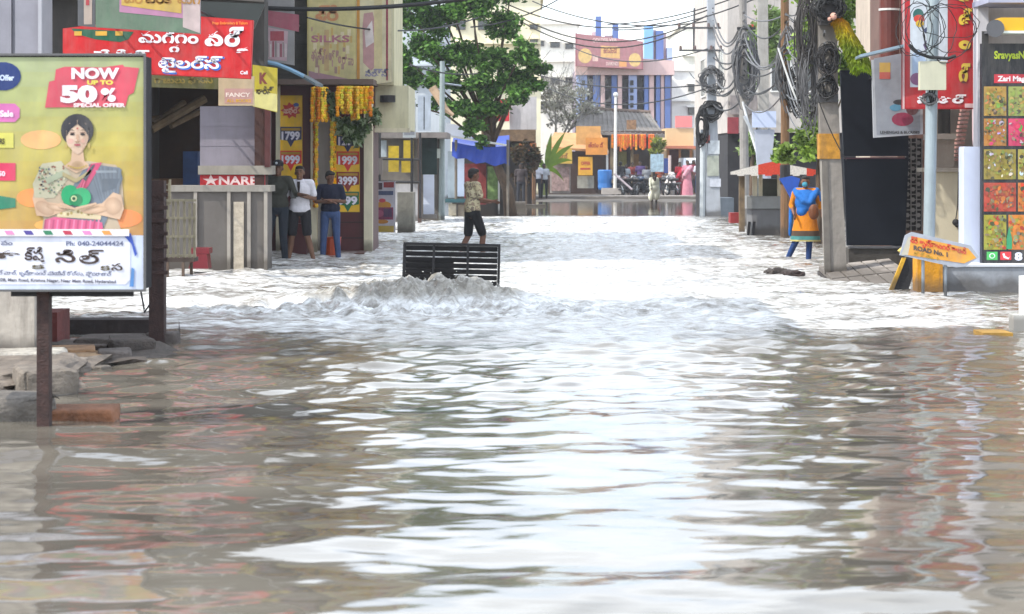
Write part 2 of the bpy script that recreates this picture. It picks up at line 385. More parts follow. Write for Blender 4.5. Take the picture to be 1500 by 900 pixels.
    # fine relief
    bmix = math_('ADD', math_('MULTIPLY', nz(7, 6, (.5, 1.25, 1), .6), smooth(Y_, 15, 23, .05, 1)), math_('MULTIPLY', nz(2.4, 3, (.45, 1.3, 1), .5), .35))
    calm = smooth(Y_, 61, 65, 1, .06)
    bp = N('Bump'); bp.inputs['Distance'].default_value = .05; l.new(math_('MULTIPLY', bmix, calm), bp.inputs['Height']); bp.inputs['Strength'].default_value = .42
    l.new(bp.outputs[0], b.inputs['Normal']); l.new(bp.outputs[0], fo.inputs['Normal'])
    link_mesh('flood_water', me, m, kind='structure')
water()
# ================================================================ shared builders
def add_window(parent, x0, x1, z0, z1, y, fm=whitep, bars=1, ax='y', sgn=-1):
    """a window part (frame with mullions) with its pane as sub-part; set in a wall plane y (facing -y) or x (facing sgn)"""
    t = .05; mb = MB()
    def b(a0, a1, c0, c1, d=.07, off=.02):
        if ax == 'y': mb.bx(a0, a1, y-d+off, y+off, c0, c1)
        else: mb.bx(y+sgn*(d-off), y-sgn*off, a0, a1, c0, c1)
    b(x0, x1, z0, z0+t); b(x0, x1, z1-t, z1); b(x0, x0+t, z0+t, z1-t); b(x1-t, x1, z0+t, z1-t)
    for k in range(bars):
        xx = x0+(x1-x0)*(k+1)/(bars+1); b(xx-t*.4, xx+t*.4, z0+t, z1-t, .05)
    f = mb.build('window', fm, parent)
    g = MB()
    if ax == 'y': g.bx(x0+t, x1-t, y-.022, y-.008, z0+t, z1-t)
    else: g.bx(y+sgn*.008, y+sgn*.022, x0+t, x1-t, z0+t, z1-t)
    g.build('pane', glass, f); return f
def leaf_cloud(blobs, n, size, cols, seed=1, droop=.2, flat=.6):
    """many small leaf-shaped faces spread through lumpy clusters"""
    g = np.random.RandomState(seed); mb = MB(); cols = [hexc(c) for c in cols]
    w = np.array([b[3]*b[4]*b[5] for b in blobs])**(2/3.); w /= w.sum()
    V = []; Fc = []; Cc = []
    idx = g.choice(len(blobs), n, p=w)
    # sub clusters
    sub = [[(g.normal(0, 1, 3)) for _ in range(max(4, int(14*1)))] for _ in blobs]
    tone = [[g.uniform(.55, 1.35) for _ in s_] for s_ in sub]
    for k in idx:
        b = blobs[k]; j = g.randint(len(sub[k])); d = sub[k][j]; d = d/np.linalg.norm(d)*(.45+.5*((j*7919) % 10)/10)
        p = d+g.normal(0, .2, 3)
        c = np.array(b[:3])+p*np.array(b[3:6])
        a = g.normal(0, 1, 3); a[2] *= flat; a /= np.linalg.norm(a); q = np.cross(a, g.normal(0, 1, 3)); q /= np.linalg.norm(q)+1e-9
        s_ = size*g.uniform(.6, 1.4); a = a*s_; q = q*s_*.5; o = len(V)
        V += [c-a, c+q-a*.1, c+a-np.array([0, 0, droop*s_]), c-q-a*.1]; Fc.append((o, o+1, o+2, o+3))
        base = cols[g.randint(len(cols))]; t = tone[k][j]*g.uniform(.8, 1.2); Cc.append((base[0]*t, base[1]*t, base[2]*t))
    mb.v = [tuple(x) for x in V]; mb.f = Fc; mb.mi = [0]*len(Fc); mb.c = Cc; mb.sm = [False]*len(Fc)
    return mb
bark = mat('#5b4a3b', .9, .3, 6, .6, aniso=(3, 3, .6))
def limbs(base, blobs, r, seed=3, lean=(0, 0)):
    g = random.Random(seed); mb = MB(); mb.smooth = True; base = Vector(base)
    top = sum((Vector(b[:3]) for b in blobs), Vector())/len(blobs); fork = base+(top-base)*.55+Vector((lean[0], lean[1], 0))
    mb.tube([base+Vector((0, 0, -.4)), base+(fork-base)*.3+Vector((.06*r*9, 0, 0)), base+(fork-base)*.7-Vector((.05*r*9, 0, 0)), fork], [r*1.35, r, r*.7, r*.4], 10)
    for b in blobs:
        c = Vector(b[:3]); m = fork+(c-fork)*.5+Vector((g.uniform(-.3, .3), g.uniform(-.3, .3), g.uniform(.0, .4)))*b[3]*.5
        s0 = base+(fork-base)*g.uniform(.7, 1)
        mb.tube([s0, m, c, c+(c-m)*.5], [r*.30, r*.19, r*.10, r*.03], 7)
    return mb

# ================================================================ LEFT SIDE OF THE STREET
# plastered corner house behind the billboard, grey sheet metal upstairs
t = thing('corner_house', 'plastered corner house with grey sheet metal front behind the big yellow billboard', 'house', (-4.6, 18, 0))
Y = 16.2
MB().bx(-7.5, gx(46, Y), Y+.10, Y+.5, -.4, gz(250, Y)).bx(-7.5, -4.7, Y+.501, Y+4, -.4, gz(250, Y)).build('lower_wall', mat('#a8a096', .85, .18, 2.2, .5, dirt=.65), t)
m = MB()
for k in range(16):
    x1 = gx(60, Y)-k*.235; m.bx(x1-.205, x1, Y, Y+.4, gz(250, Y)+.003, 7.4); m.bx(x1-.235, x1-.205, Y+.035, Y+.38, gz(250, Y)+.003, 7.4)
MB().bx(-7.5, -4.7, Y+.501, Y+4, gz(250, Y)+.003, 7.39).build('upper_wall', concrete, t)
m.build('sheet_metal_front', mat('#8b8991', .5, .12, 3, metal=.3, dirt=.2), t)
MB().bx(gx(57, Y), gx(62, Y), Y-.03, Y-.001, gz(250, Y), 7.4).build('corner_trim', mat('#a9a8ae', .6, .1, 3), t)
MB().bx(-7.8, gx(62, Y)+.15, Y-.25, Y+4.2, 7.4, 7.6).build('roof_slab', concrete, t)

# billboard on its posts
Y = 12.4
t = thing('billboard', 'big yellow sari shop billboard with smiling woman, nearest sign on the left', 'billboard', (-2.9, 12.4, 0))
x0, x1, z0, z1 = gx(-150, Y), gx(211, Y), gz(424, Y), gz(82, Y)
MB().bx(x0, x1, Y+.003, Y+.26, z0, z1).build('light_box', mat('#26262a', .8, .15, 4, dirt=.2, spec=.2), t)
fr = MB()
m = MB()
def sl(x): return .045*(x-100)*.7
def grad_sheet(m, X0, X1, Y0, Y1):
    cs = [(hexc('#9ba483'), hexc('#a3ad7e')), (hexc('#a2ac78'), hexc('#aaa85e')), (hexc('#b3ad60'), hexc('#b3a350')), (hexc('#b6a752'), hexc('#b9994c')), (hexc('#bb9850'), hexc('#bb8650'))]
    nx, ny = 14, 12
    def col(u, v):
        k = min(int(v*4), 3); f = v*4-k; a = [cs[k][0][i]*(1-u)+cs[k][1][i]*u for i in range(3)]; b = [cs[k+1][0][i]*(1-u)+cs[k+1][1][i]*u for i in range(3)]
        return tuple(a[i]*(1-f)+b[i]*f for i in range(3))
    for i in range(nx):
        for j in range(ny):
            a0, a1 = X0+(X1-X0)*i/nx, X0+(X1-X0)*(i+1)/nx; b0, b1 = Y0+(Y1-Y0)*j/ny, Y0+(Y1-Y0)*(j+1)/ny
            r_ = col((i+.5)/nx, (j+.5)/ny); m.rect(a0, b0, a1, b1, Y, r_, 0)
            m.c[-1] = r_
def bar_poly(m, pts, w, col, lay):
    for (ax, ay), (bx_, by) in zip(pts[:-1], pts[1:]):
        d = math.hypot(bx_-ax, by-ay) or 1; nx, ny = -(by-ay)/d*w/2, (bx_-ax)/d*w/2
        m.poly([(ax+nx, ay+ny), (ax-nx, ay-ny), (bx_-nx, by-ny), (bx_+nx, by+ny)], Y, col, lay)
grad_sheet(m, -148, 210, 84, 345)
for cx, cy, rx, ry, c_ in ((60, 205, 30, 14, '#dba66a'), (50, 290, 26, 14, '#e08f4c'), (175, 320, 34, 14, '#e0854a'), (110, 330, 60, 12, '#e2a556')): m.oval(cx, cy, rx, ry, Y, c_, .5)
# torn red banner
m.poly([(66, 158), (72, 120), (80, 118), (82, 102), (95, 98), (150, 99), (180, 95), (182, 98), (204, 100), (196, 136), (188, 140), (184, 156)], Y, '#cc3f56', 1)
m.text('NOW', 105, 115, 15, Y, '#eeeaf0', 3, w=70, bold=.05)
m.text('UP TO', 128, 124, 6, Y, '#e0d24a', 3, w=38, bold=.05)
m.text('50', 89, 149, 23, Y, '#eeeaf0', 3, w=54, bold=.06)
m.text('%', 148, 148, 18, Y, '#eeeaf0', 3, w=22, bold=.05)
m.text('SPECIAL OFFER', 108, 157, 5.5, Y, '#f2d8da', 3, w=76, bold=.05)
# coloured pills down the left
m.oval(5, 112, 26, 21, Y, '#16306b', 1); m.text('Offer', 0, 118, 8, Y, '#c9d6ee', 2, w=21, bold=.04)
m.poly([(-30, 152), (22, 152), (29, 159), (29, 172), (22, 179), (-30, 179)], Y, '#c668a4', 1); m.text('Sale', 0, 171, 9, Y, '#f0d8e8', 2, w=20, bold=.04)
m.rect(-30, 195, 20, 217, Y, '#ccc65c', 1); m.text('RS', 0, 211, 8, Y, '#3a3420', 2, w=7, bold=.04)
m.rect(-30, 239, 23, 265, Y, '#cc2a56', 1); m.text('50', -2, 258, 7, Y, '#f2d0da', 2, w=10, bold=.04)
m.poly([(-30, 287), (0, 287), (23, 291), (23, 304), (0, 307), (-30, 307)], Y, '#1e7d60', 1)
# the sari model
skin, skin2 = '#c9a88c', '#ab846a'
m.poly([(88, 250), (60, 242), (52, 268), (48, 292), (64, 320), (62, 336), (178, 338), (172, 322), (182, 300), (178, 255), (170, 242), (128, 236)], Y, '#b7a48c', 1)      # blouse/torso
m.poly([(62, 240), (90, 236), (104, 256), (80, 290), (52, 292), (48, 270)], Y, '#b5b096', 1.5)
for k in range(26): m.oval(56+rnd()*38, 242+rnd()*42, 1.6, 1.6, Y, ('#6f8a66', '#8c5a4a', '#55606a')[k % 3], 2, 6)
m.poly([(128, 240), (176, 246), (180, 262), (166, 300), (150, 338), (104, 338), (92, 300), (110, 268)], Y, '#6d7783', 2)       # pallu
m.poly([(118, 268), (134, 240), (150, 238), (130, 272), (104, 300), (96, 296)], Y, '#c4486e', 2.5)
m.poly([(122, 262), (136, 242), (140, 241), (126, 266)], Y, '#4a4f58', 3)
m.poly([(66, 322), (80, 318), (150, 326), (152, 340), (64, 340)], Y, '#c95a80', 2.6); m.poly([(84, 306), (150, 306), (148, 322), (84, 318)], Y, '#c8b795', 2.7)
m.poly([(48, 290), (64, 290), (70, 296), (96, 300), (98, 308), (72, 318), (54, 316)], Y, skin, 3)          # arms
m.poly([(178, 286), (166, 282), (150, 298), (122, 302), (118, 310), (150, 316), (176, 322), (182, 306)], Y, skin, 3)
m.poly([(106, 220), (122, 220), (124, 236), (134, 244), (112, 254), (94, 244), (104, 236)], Y, skin, 2.2)   # neck
m.poly([(92, 252), (112, 262), (134, 248), (134, 253), (112, 268), (92, 258)], Y, '#a99a70', 3)
m.oval(113.5, 191, 24, 24, Y, '#22222c', 2.4, 24)                                           # hair
m.poly([(97.5, 192), (98, 204), (101, 213), (107, 222), (114, 226.5), (121, 222), (127, 213), (130, 204), (130.5, 192), (126, 181), (114, 176), (102, 181)], Y, '#cdb098', 3); m.poly([(124, 186), (130, 192), (129.5, 204), (126, 214), (120, 222), (122, 208)], Y, '#c0a088', 3.2)
m.poly([(98, 186), (106, 178), (113, 174), (113.5, 182), (104, 190), (98, 200)], Y, '#22222c', 3.6); m.poly([(130, 186), (122, 178), (115, 174), (114, 182), (124, 190), (130, 200)], Y, '#22222c', 3.6)
for sx in (-1, 1):
    m.oval(114+sx*7.5, 197, 3.6, 1.7, Y, '#2a2024', 4, 10); m.poly([(114+sx*3.6, 192), (114+sx*8, 189.8), (114+sx*12, 192), (114+sx*8, 191)][::sx], Y, '#2a2024', 4); m.oval(114+sx*17, 214, 2, 4.5, Y, '#b09a54', 4, 8)
m.oval(114, 188.5, 1.2, 1.4, Y, '#a81c30', 4, 8); m.poly([(112.6, 197), (115.4, 197), (116.6, 206), (111.4, 206)], Y, '#bf9a80', 3.8); m.oval(114, 212.5, 5, 1.6, Y, '#a8505a', 4.2, 12)
for k in range(9): m.oval(101+k*3.2, 243+3.5*math.sin(k/8*3.14), 1.5, 1.5, Y, '#b59a4c', 4, 7)
m.poly([(66, 262), (92, 250), (98, 256), (70, 270)], Y, '#9da58c', 2.6); m.poly([(150, 262), (176, 262), (170, 276), (150, 282)], Y, '#59636f', 2.6); m.poly([(140, 250), (170, 250), (172, 253), (142, 254)], Y, '#8a939c', 2.7)
m.oval(103, 286, 13, 15, Y, '#1f9a63', 4, 16); m.oval(120, 289, 14, 14, Y, '#27a86c', 4.3, 16); m.oval(112, 293, 10, 9, Y, '#157a4c', 4.6, 14); m.oval(109, 291, 4.5, 4.5, Y, '#c4cf9c', 5, 10); m.oval(109, 291, 2.6, 2.6, Y, '#274a34', 5.4, 8)
def nest(cx, cy, rx, ry, ca, cb, lay, n=7, a=0):   # soft printed gradation
    ca, cb = hexc(ca), hexc(cb)
    for i_ in range(n):
        f_ = i_/(n-1); m.oval(cx+.06*rx*f_, cy-.1*ry*f_, rx*(1-.85*f_), ry*(1-.85*f_), Y, tuple(ca[q]*(1-f_)+cb[q]*f_ for q in range(3)), lay+.04*i_, 20, a)
nest(106, 200, 8.5, 17, '#cdb098', '#dcc3ae', 3.25, 6, .1); nest(104, 207, 5, 4, '#d0a898', '#d8a898', 3.45, 4); nest(122, 207, 4, 4, '#c4a08c', '#cc9a88', 3.45, 4)
nest(114, 243, 9, 7, '#b89878', '#a0825f', 2.5, 4)
nest(66, 305, 15, 9, '#b9977c', '#d2b296', 3.2, 6, .5); nest(166, 302, 13, 13, '#b9977c', '#d0b094', 3.2, 6, -.6); nest(84, 304, 16, 4.5, '#bb9a7e', '#d4b69c', 3.5, 5, .15); nest(140, 308, 18, 5, '#bb9a7e', '#d2b296', 3.5, 5, -.15)
for k in range(24):   # pleats of the sari
    u = k/23; t_ = .75+.4*((k*5) % 7)/7; c_ = tuple(q*t_ for q in hexc('#6d7783')); m.poly([(130+u*46, 242+u*6), (132.5+u*46, 242+u*6), (152+u*22, 300-u*6), (149+u*22, 301-u*6)], Y, c_, 2.3+.01*k)
for k in range(9): u = k/8; m.poly([(119+u*14, 266-u*25), (121+u*14, 266-u*25), (104+u*20, 298-u*20), (101+u*20, 298-u*20)], Y, ('#b93c62', '#d0708c', '#a83256')[k % 3], 2.72+.01*k)
for k in range(70): q1, q2 = rnd(), rnd(); m.oval(58+q1*38, 243+q2*42, .8+rnd(), .8+rnd(), Y, ('#6f8a66', '#9c6a5a', '#55606a', '#d0c8a8', '#8a8468')[k % 5], 2.2, 6)
for k in range(14): m.poly([(66+k*6, 322), (68.5+k*6, 322), (67+k*6, 338), (64+k*6, 338)], Y, ('#b04a70', '#d67a9c')[k % 2], 2.65)
for k in range(12): m.oval(90+k*5, 312+2*math.sin(k), 2, 2.6, Y, ('#a8935c', '#d6c9a0', '#8c7a4c')[k % 3], 2.8, 7)
for sx in (-1, 1): m.oval(114+sx*7.5, 196.6, 1.3, 1.3, Y, '#0c0a0c', 4.3, 8); m.oval(114+sx*7.5, 194.6, 4.4, .8, Y, '#7c5c50', 4.1, 8)
m.oval(112, 206, 1.2, 2, Y, '#dcc3ae', 4, 8); m.poly([(109.5, 207), (118.5, 207), (116, 209), (112, 209)], Y, '#a88468', 4.05)
for k in range(5):  # fingers of the cupped hands
    bar_poly(m, [(84+k*1.5, 300-k*.5), (92+k*4.6, 304+k*.6)], 3.2, skin, 5+k*.15); bar_poly(m, [(142-k*1.5, 298+k*.4), (128-k*4.2, 304+k*.4)], 3.2, skin, 5.1+k*.15)
# address panel
m.rect(-148, 345, 210, 424, Y, '#c9d2e6', .3)
m.rect(-148, 336, 190, 346, Y, '#e2dfe0', 5.5)
for k, c_ in enumerate(('#4b3f8c', '#1f7b56', '#b02c48', '#d17fb0', '#df9448')): a0 = 35+k*28.5; m.poly([(a0, 338), (a0+12, 338), (a0+16, 344), (a0+4, 344)], Y, c_, 6)
for k in range(4): a0 = 7-k*28.5; m.poly([(a0, 338), (a0+12, 338), (a0+16, 344), (a0+4, 344)], Y, ('#d17fb0', '#b02c48', '#1f7b56', '#4b3f8c')[k], 6)
m.poly([(-148, 349), (184, 349), (191, 356), (191, 410), (184, 417), (-148, 417)], Y, '#dfe0ec', 1)
m.poly([(178, 342), (192, 342), (201, 372), (198, 376), (193, 358), (186, 350)], Y, '#2c4fb0', 2); m.poly([(193, 392), (197, 394), (196, 420), (190, 420)], Y, '#4f86c4', 2)
ink = '#35221c'
m.text('Ph: 040-24044424', 97, 360, 6.5, Y, '#5d6482', 2, w=84, bold=.03)
m.text('రూపం', -16, 359, 6, Y, '#5d6482', 2, w=35, bold=.03)
for txt, px, py, h, w in (('రా', -14, 381, 13, 44), ('క్షీ', 36, 381, 14, 30), ('సి', 81, 384, 15, 30), ('ల్', 116, 386, 15, 36)): m.text(txt, px, py, h*1.12, Y, ink, 2.2, w=w, bold=.022)
m.text('క', 46, 394, 8, Y, '#4d4322', 2.4, w=20, bold=.025)
m.text('క', 147, 396, 9, Y, '#4d4322', 2.4, w=15, bold=.025); m.text('స', 163, 396, 10, Y, ink, 2.5, w=17, bold=.025)
m.text('షాపింగ్ మాల్, కృష్ణానగర్ మెయిన్ రోడ్డు, హైదరాబాద్', -20, 402, 5.5, Y, '#5d6482', 2, w=184, bold=.02, slope=.012)
m.text('# 8-3-228, Main Road, Krishna Nagar, Near Main Road, Hyderabad', -20, 411.5, 4.5, Y, '#4b4b5c', 2, w=190, bold=.03, slope=.018)
m.build('printed_face', PRINT, t)
a = MB(); a.bx(x0-.01, x1+.012, Y-.012, Y+.002, z1, z1+.014); a.bx(x1-.002, x1+.012, Y-.012, Y+.002, z0, z1); a.bx(x0-.01, x1+.012, Y-.012, Y+.002, z0-.014, z0); a.build('edge_frame', mat('#5b5a5a', .5, .1, 5), t)
a = MB(); xx = gx(62, 12.45)
a.bx(xx-.037, xx+.037, 12.46, 12.55, -.4, z0-.002); a.build('leg', rust, t)
a = MB(); a.bx(-6.0, -5.9, 12.46, 12.55, -.4, z0-.002); a.build('leg', rust, t)
a = MB(); a.bx(gx(10, Y), gx(190, Y), 12.5, 12.54, z0-.05, z0-.004); a.build('cross_rail', dark, t)
# rusty gate post with iron gate leaf beyond the billboard
Y = 18.1
t = thing('gate_post', 'tall rusty iron post standing at the broken kerb right of the billboard', 'post', P(229, 505, Y))
a = MB(); a.bx(gx(218, Y), gx(240, Y), Y, Y+.13, -.35, gz(265, Y)); a.build('post', rust, t)
a = MB()
for k in range(7): zz = gz(285+k*19, Y); a.bx(gx(216, Y), gx(246, Y), Y-.02, Y-.003, zz-.02, zz+.015)
a.build('hinge_plate', rust, t)
a = MB(); a.tube([P(206, 425, Y-.03), P(211, 452, Y-.03), P(211, 458, Y-.03), P(219, 447, Y-.03)], .008, 6); a.build('hook_rod', dark, t)
t = thing('folded_gate', 'cream grille gate folded back beside the rusty post', 'gate', P(262, 400, 21)); Y = 21.
gm = mat('#a59a80', .6, .2, 6, dirt=.5)
a = MB()
for k, px in enumerate((244, 252, 259, 268, 276, 283)): a.pbox(px, 292-(k > 3)*-6, px+3.4, 378, Y+.002*k, .03)
a.build('upright_bar', gm, t)
a = MB()
for py in (292, 318, 345, 373): MB().pbox(243, py, 287, py+3.5, Y-.035, .03).build('cross_bar', gm, t)
a = MB()
for k in range(5): a.pbox(222+k*6, 268, 223.6+k*6, 300, Y+.1, .015)
for k in range(4): a.pbox(220, 270+k*8, 250, 271.6+k*8, Y+.085, .012)
a.pbox(247, 263, 250, 300, Y+.12, .03); a.build('wire_grille', gm, t)
# dark low wall and rubble under the billboard
one('low_wall', 'dark stained low wall running behind the billboard leg to the rusty post', 'wall', MB().box(((gx(70, 19)+gx(222, 19))/2, 19.3, -.12), (1.0*(gx(222, 19)-gx(70, 19)), .3, .52)), mat('#2c2322', .9, .3, 4, .5), P(150, 500, 19.3))
one('low_wall', 'reddish brown plinth stub between plastered pillar and billboard leg', 'wall', MB().box((gx(60, 17.6), 17.8, -.05), (.3, .5, .75)), mat('#5e2a26', .9, .3, 4, .4), P(60, 500, 17.8))
def rock(name, label, cat, c, d, rz, col, seed, group=None, rough=.22):
    g = random.Random(seed); bm = bmesh.new(); Mz = Matrix.Rotation(rz, 3, 'Z')
    if rough >= .2:      # chipped slab: hull of scattered corners
        for sx in (-1, 1):
            for sy in (-1, 1):
                for sz in (-1, 1):
                    for _ in range(3):
                        q = Vector((sx*g.uniform(.62, 1), sy*g.uniform(.6, 1), sz*g.uniform(.72, 1))); bm.verts.new(Mz@Vector((q.x*d[0]/2, q.y*d[1]/2, q.z*d[2]/2))+Vector(c))
        for _ in range(5): bm.verts.new(Mz@Vector((g.uniform(-.55, .55)*d[0], g.uniform(-.55, .55)*d[1], g.uniform(-.3, .4)*d[2]))+Vector(c))
        r_ = bmesh.ops.convex_hull(bm, input=bm.verts); bmesh.ops.delete(bm, geom=list({e for e in r_['geom_interior']+r_['geom_unused'] if isinstance(e, bmesh.types.BMVert)}), context='VERTS')
        bmesh.ops.bevel(bm, geom=list(bm.edges), offset=min(d)*.05, segments=1, affect='EDGES')
    else:
        bmesh.ops.create_icosphere(bm, subdivisions=4, radius=1); o = Vector((g.uniform(0, 50), g.uniform(0, 50), 0))
        for v in bm.verts:
            p = v.co.copy(); q = Vector([math.copysign(abs(x)**.6, x) for x in p]); q *= 1+rough*2*noise.fractal(p*2.6+o, 1, 2, 5)
            v.co = Mz@Vector((q.x*d[0]/2, q.y*d[1]/2, q.z*d[2]/2))+Vector(c)
    me = bpy.data.meshes.new(name); bm.to_mesh(me); bm.free()
    return link_mesh(name, me, mat(col, .8, .35, 7, .9), None, loc=c, label=label, cat=cat, group=group)
rock('brick_slab', 'broken orange brown slab lying in the water beside the billboard leg', 'slab', P(124, 618, 12.9)+Vector((0, 0, .02)), (.44, .34, .17), .12, '#7a4f34', 5)
rock('boulder', 'grey boulder at the left picture edge beside the billboard leg', 'rock', P(18, 612, 12.9), (.5, .5, .34), .3, '#69635c', 8)
rock('boulder', 'pale wedge of broken concrete below the plastered pillar', 'rock', P(62, 572, 14.4), (.42, .5, .34), .5, '#756c62', 12)
for k, (px, py, Y_, d, c_, lb) in enumerate((
    (60, 545, 16.0, (.7, .6, .22), '#857b70', 'flat pale slab of rubble at the foot of the plastered pillar'),
    (85, 523, 17.0, (.62, .5, .16), '#8a6a4b', 'brown flat stone wedged in the broken kerb behind the billboard leg'),
    (118, 532, 16.8, (.45, .5, .18), '#93785a', 'tan flat stone in the middle of the broken kerb'),
    (100, 512, 17.6, (.9, .6, .14), '#4f4640', 'long grey slab on top of the broken kerb'),
    (160, 508, 17.7, (.6, .6, .2), '#4f4742', 'grey kerb stone halfway between billboard leg and rusty post'),
    (192, 512, 17.5, (.42, .5, .22), '#453d38', 'dark kerb stone next to the rusty post'),
    (170, 528, 16.9, (.3, .4, .2), '#5a524d', 'small dark stone at the water edge of the broken kerb'),
    (128, 548, 16.0, (.34, .3, .14), '#5d554c', 'small mossy stone lowest in the broken kerb'),
    (238, 502, 18.3, (.3, .3, .2), '#4a423e', 'dark lump of rubble at the foot of the rusty post'),
    (20, 540, 16.0, (.9, .5, .3), '#a29c92', 'lump of plaster debris at the left edge under the pillar'))):
    rock('kerb_stone', lb, 'stone', P(px, py, Y_), d, rnd()*.5-.2, c_, 30+k, 'rubble of the broken kerb on the left')
rock('silt_bank', 'muddy bank of silt under the rubble by the billboard', 'mud bank', Vector((gx(85, 17), 17.3, -.18)), (2.0, 3.0, .44), .1, '#463d36', 77, rough=.12)
rock('silt_bank', 'pale silty bank at the left picture edge below the pillar', 'mud bank', Vector((-3.9, 15.4, -.1)), (1.6, 2.6, .42), .0, '#6e645a', 79, rough=.12)

# --- embroidery shop (long building with the red Telugu sign)
Y = 31.
t = thing('tailor_shop', 'open fronted shop with grey shutter and counter under the red board', 'shop', (-5, 33, 0))
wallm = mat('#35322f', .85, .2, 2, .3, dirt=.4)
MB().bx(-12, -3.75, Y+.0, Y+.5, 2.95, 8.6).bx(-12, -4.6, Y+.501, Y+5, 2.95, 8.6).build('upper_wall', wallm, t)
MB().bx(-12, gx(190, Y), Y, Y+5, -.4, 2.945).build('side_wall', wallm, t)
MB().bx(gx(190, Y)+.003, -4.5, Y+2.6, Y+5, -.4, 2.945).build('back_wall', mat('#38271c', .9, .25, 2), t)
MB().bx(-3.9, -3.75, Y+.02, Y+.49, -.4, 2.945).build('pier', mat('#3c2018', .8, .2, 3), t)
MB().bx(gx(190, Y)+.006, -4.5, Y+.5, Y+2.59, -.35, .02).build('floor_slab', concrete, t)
a = MB(); a.pbox(293, 156, 388, 243, Y+.35, .05)
for k in (3, 6): a.pbox(293, 156+k*9.6, 388, 156.7+k*9.6, Y+.345, .01)
a.build('shutter', mat('#827c86', .7, .08, 2, dirt=.25), t)
MB().pbox(387.5, 150, 396, 245, Y-.02, .12).build('shutter_jamb', mat('#4a1c1a', .6, .1, 3), t)
MB().pbox(290, 243, 398, 256, Y+.0, .5).build('sill', mat('#8f897e', .8, .1, 3, dirt=.3), t)
a = MB(); a.pbox(293, 256.5, 388, 272, Y+.03, .06); p = a.build('name_strip', mat('#b01820', .6, .1, 3), t)
a = MB(); a.text('★NARE', 297, 270.5, 12, Y+.03, '#e6c8c4', 1, w=80, bold=.03); a.build('lettering', PRINT, p)
MB().pbox(268, 222, 290, 277, Y+1.2, .4).build('blue_crate_stack', mat('#1c3a68', .7, .2, 5), t)
MB().pbox(222, 262, 268, 330, Y+1.4, .5).build('work_table', woodm, t)
a = MB()
for k, (a0, b0, a1, b1) in enumerate(((222, 190, 300, 145), (225, 182, 270, 150), (220, 175, 262, 170), (250, 185, 300, 160))): a.tube([P(a0, b0, Y+1.0+k*.1), P(a1, b1, Y+1.5+k*.1)], .05+.02*(k == 0), 7)
a.build('stored_pole', mat('#6e5c44', .85, .3, 5), t)
for k in range(3):
    add_window(t, -8.6+k*1.55, -7.5+k*1.55, 4.6, 6.0, Y, whitep, 1)
MB().bx(-12, -3.7, Y-.35, Y-.002, 4.15, 4.24).build('ledge', concrete, t)
MB().bx(-12.2, -3.5, Y-.4, Y+5.2, 8.603, 8.8).build('roof_slab', concrete, t)
# counter
t = thing('shop_counter', 'long grey counter with white uprights in front of the grey shutter', 'counter', (-4.8, 30.5, 0)); Y = 30.2
cm = mat('#605b57', .7, .1, 3, dirt=.35); cw = mat('#989188', .7, .1, 3, dirt=.35)
MB().pbox(246, 281, 392, 400, Y+.03, .55).build('panel', cm, t)
MB().pbox(246, 272, 396, 281, Y-.02, .62).build('top', mat('#8b867e', .7, .1, 3, dirt=.4), t)
for px in (286, 335, 364.5, 389):
    MB().pbox(px-2.5, 281.3, px+2.5, 402, Y-.01, .04).build('upright', cw, t)
MB().pbox(342, 296, 357, 396, Y+.012, .018).build('paper_poster', mat('#b0a594', .8, .2, 12), t)
one('plastic_stool', 'dark red plastic crate stool in the water before the counter', 'stool', (lambda q: (q.pbox(278, 364, 306, 372, 29.4, .35), q.prism([P(276, 394, 29.4), P(305, 394, 29.4), P(303, 372.5, 29.4), P(282, 372.5, 29.4)], (0, .33, 0)), q)[-1])(MB()), mat('#6e1520', .5, .15, 4), P(290, 398, 29.4))
t = thing('wooden_bench', 'low wooden bench frame standing in the water left of the red stool', 'bench', P(262, 415, 28.6)); Y = 28.3
MB().pbox(240, 378, 284, 384, Y, .4).build('seat', mat('#3a2c24', .8, .3, 6), t)
for px, yo in ((243, 0), (266, 0), (243, .35), (278, .35)): MB().pbox(px, 384.5, px+4, 418, Y+yo, .04).build('leg', mat('#58473a', .8, .3, 6), t)

# --- red Telugu board
Y = 27.5
t = thing('shop_sign', 'red board with white Telugu lettering of the embroidery and ladies tailors shop', 'sign', P(230, 115, Y))
a = MB(); a.prism([P(92, 42, Y), P(92, 104, Y), P(367, 116, Y), P(371, 30, Y), P(260, 22, Y)][::-1], (0, .09, 0)); a.build('panel', mat('#c01018', .55, .06, 2), t)
m = MB()
m.poly([(93, 42), (93, 103.5), (366, 115), (370, 31), (260, 23)][::-1], Y, '#c9141c', 1)
m.poly([(104, 42), (196, 47), (188, 58), (176, 62), (140, 58), (112, 50)][::-1], Y, '#0f5b40', 2)
for a0 in (109, 140, 169): m.rect(a0, 46, a0+(17 if a0 == 140 else 11), 52.5, Y, '#d9a83c', 3)
m.text('మగ్గం', 203, 62, 17, Y, '#f0eef4', 4, w=88, bold=.03, slope=.02)
m.text('గ', 248, 76, 10, Y, '#f0eef4', 4, w=15, bold=.05)
m.text('వ', 300, 66, 21, Y, '#f0eef4', 4, w=27, bold=.055)
m.text('ర్', 329, 67, 22, Y, '#f0eef4', 4.2, w=28, bold=.055)
m.text('క', 346, 79, 10, Y, '#f0eef4', 4.4, w=18, bold=.05)
m.text('లేడీస్', 133, 89, 14, Y, '#f0eef4', 4, w=86, bold=.03, slope=.02)
m.text('టైలర్స్', 233, 101, 16, Y, '#2d67c4', 3.6, w=96, bold=.035, slope=.02)
m.text('టైలర్స్', 232, 99, 15, Y, '#f0eef4', 4.2, w=94, bold=.025, slope=.02)
m.text('Prop: Embroidery & Tailors', 311, 36, 4, Y, '#f08a30', 4, w=52, bold=.03)
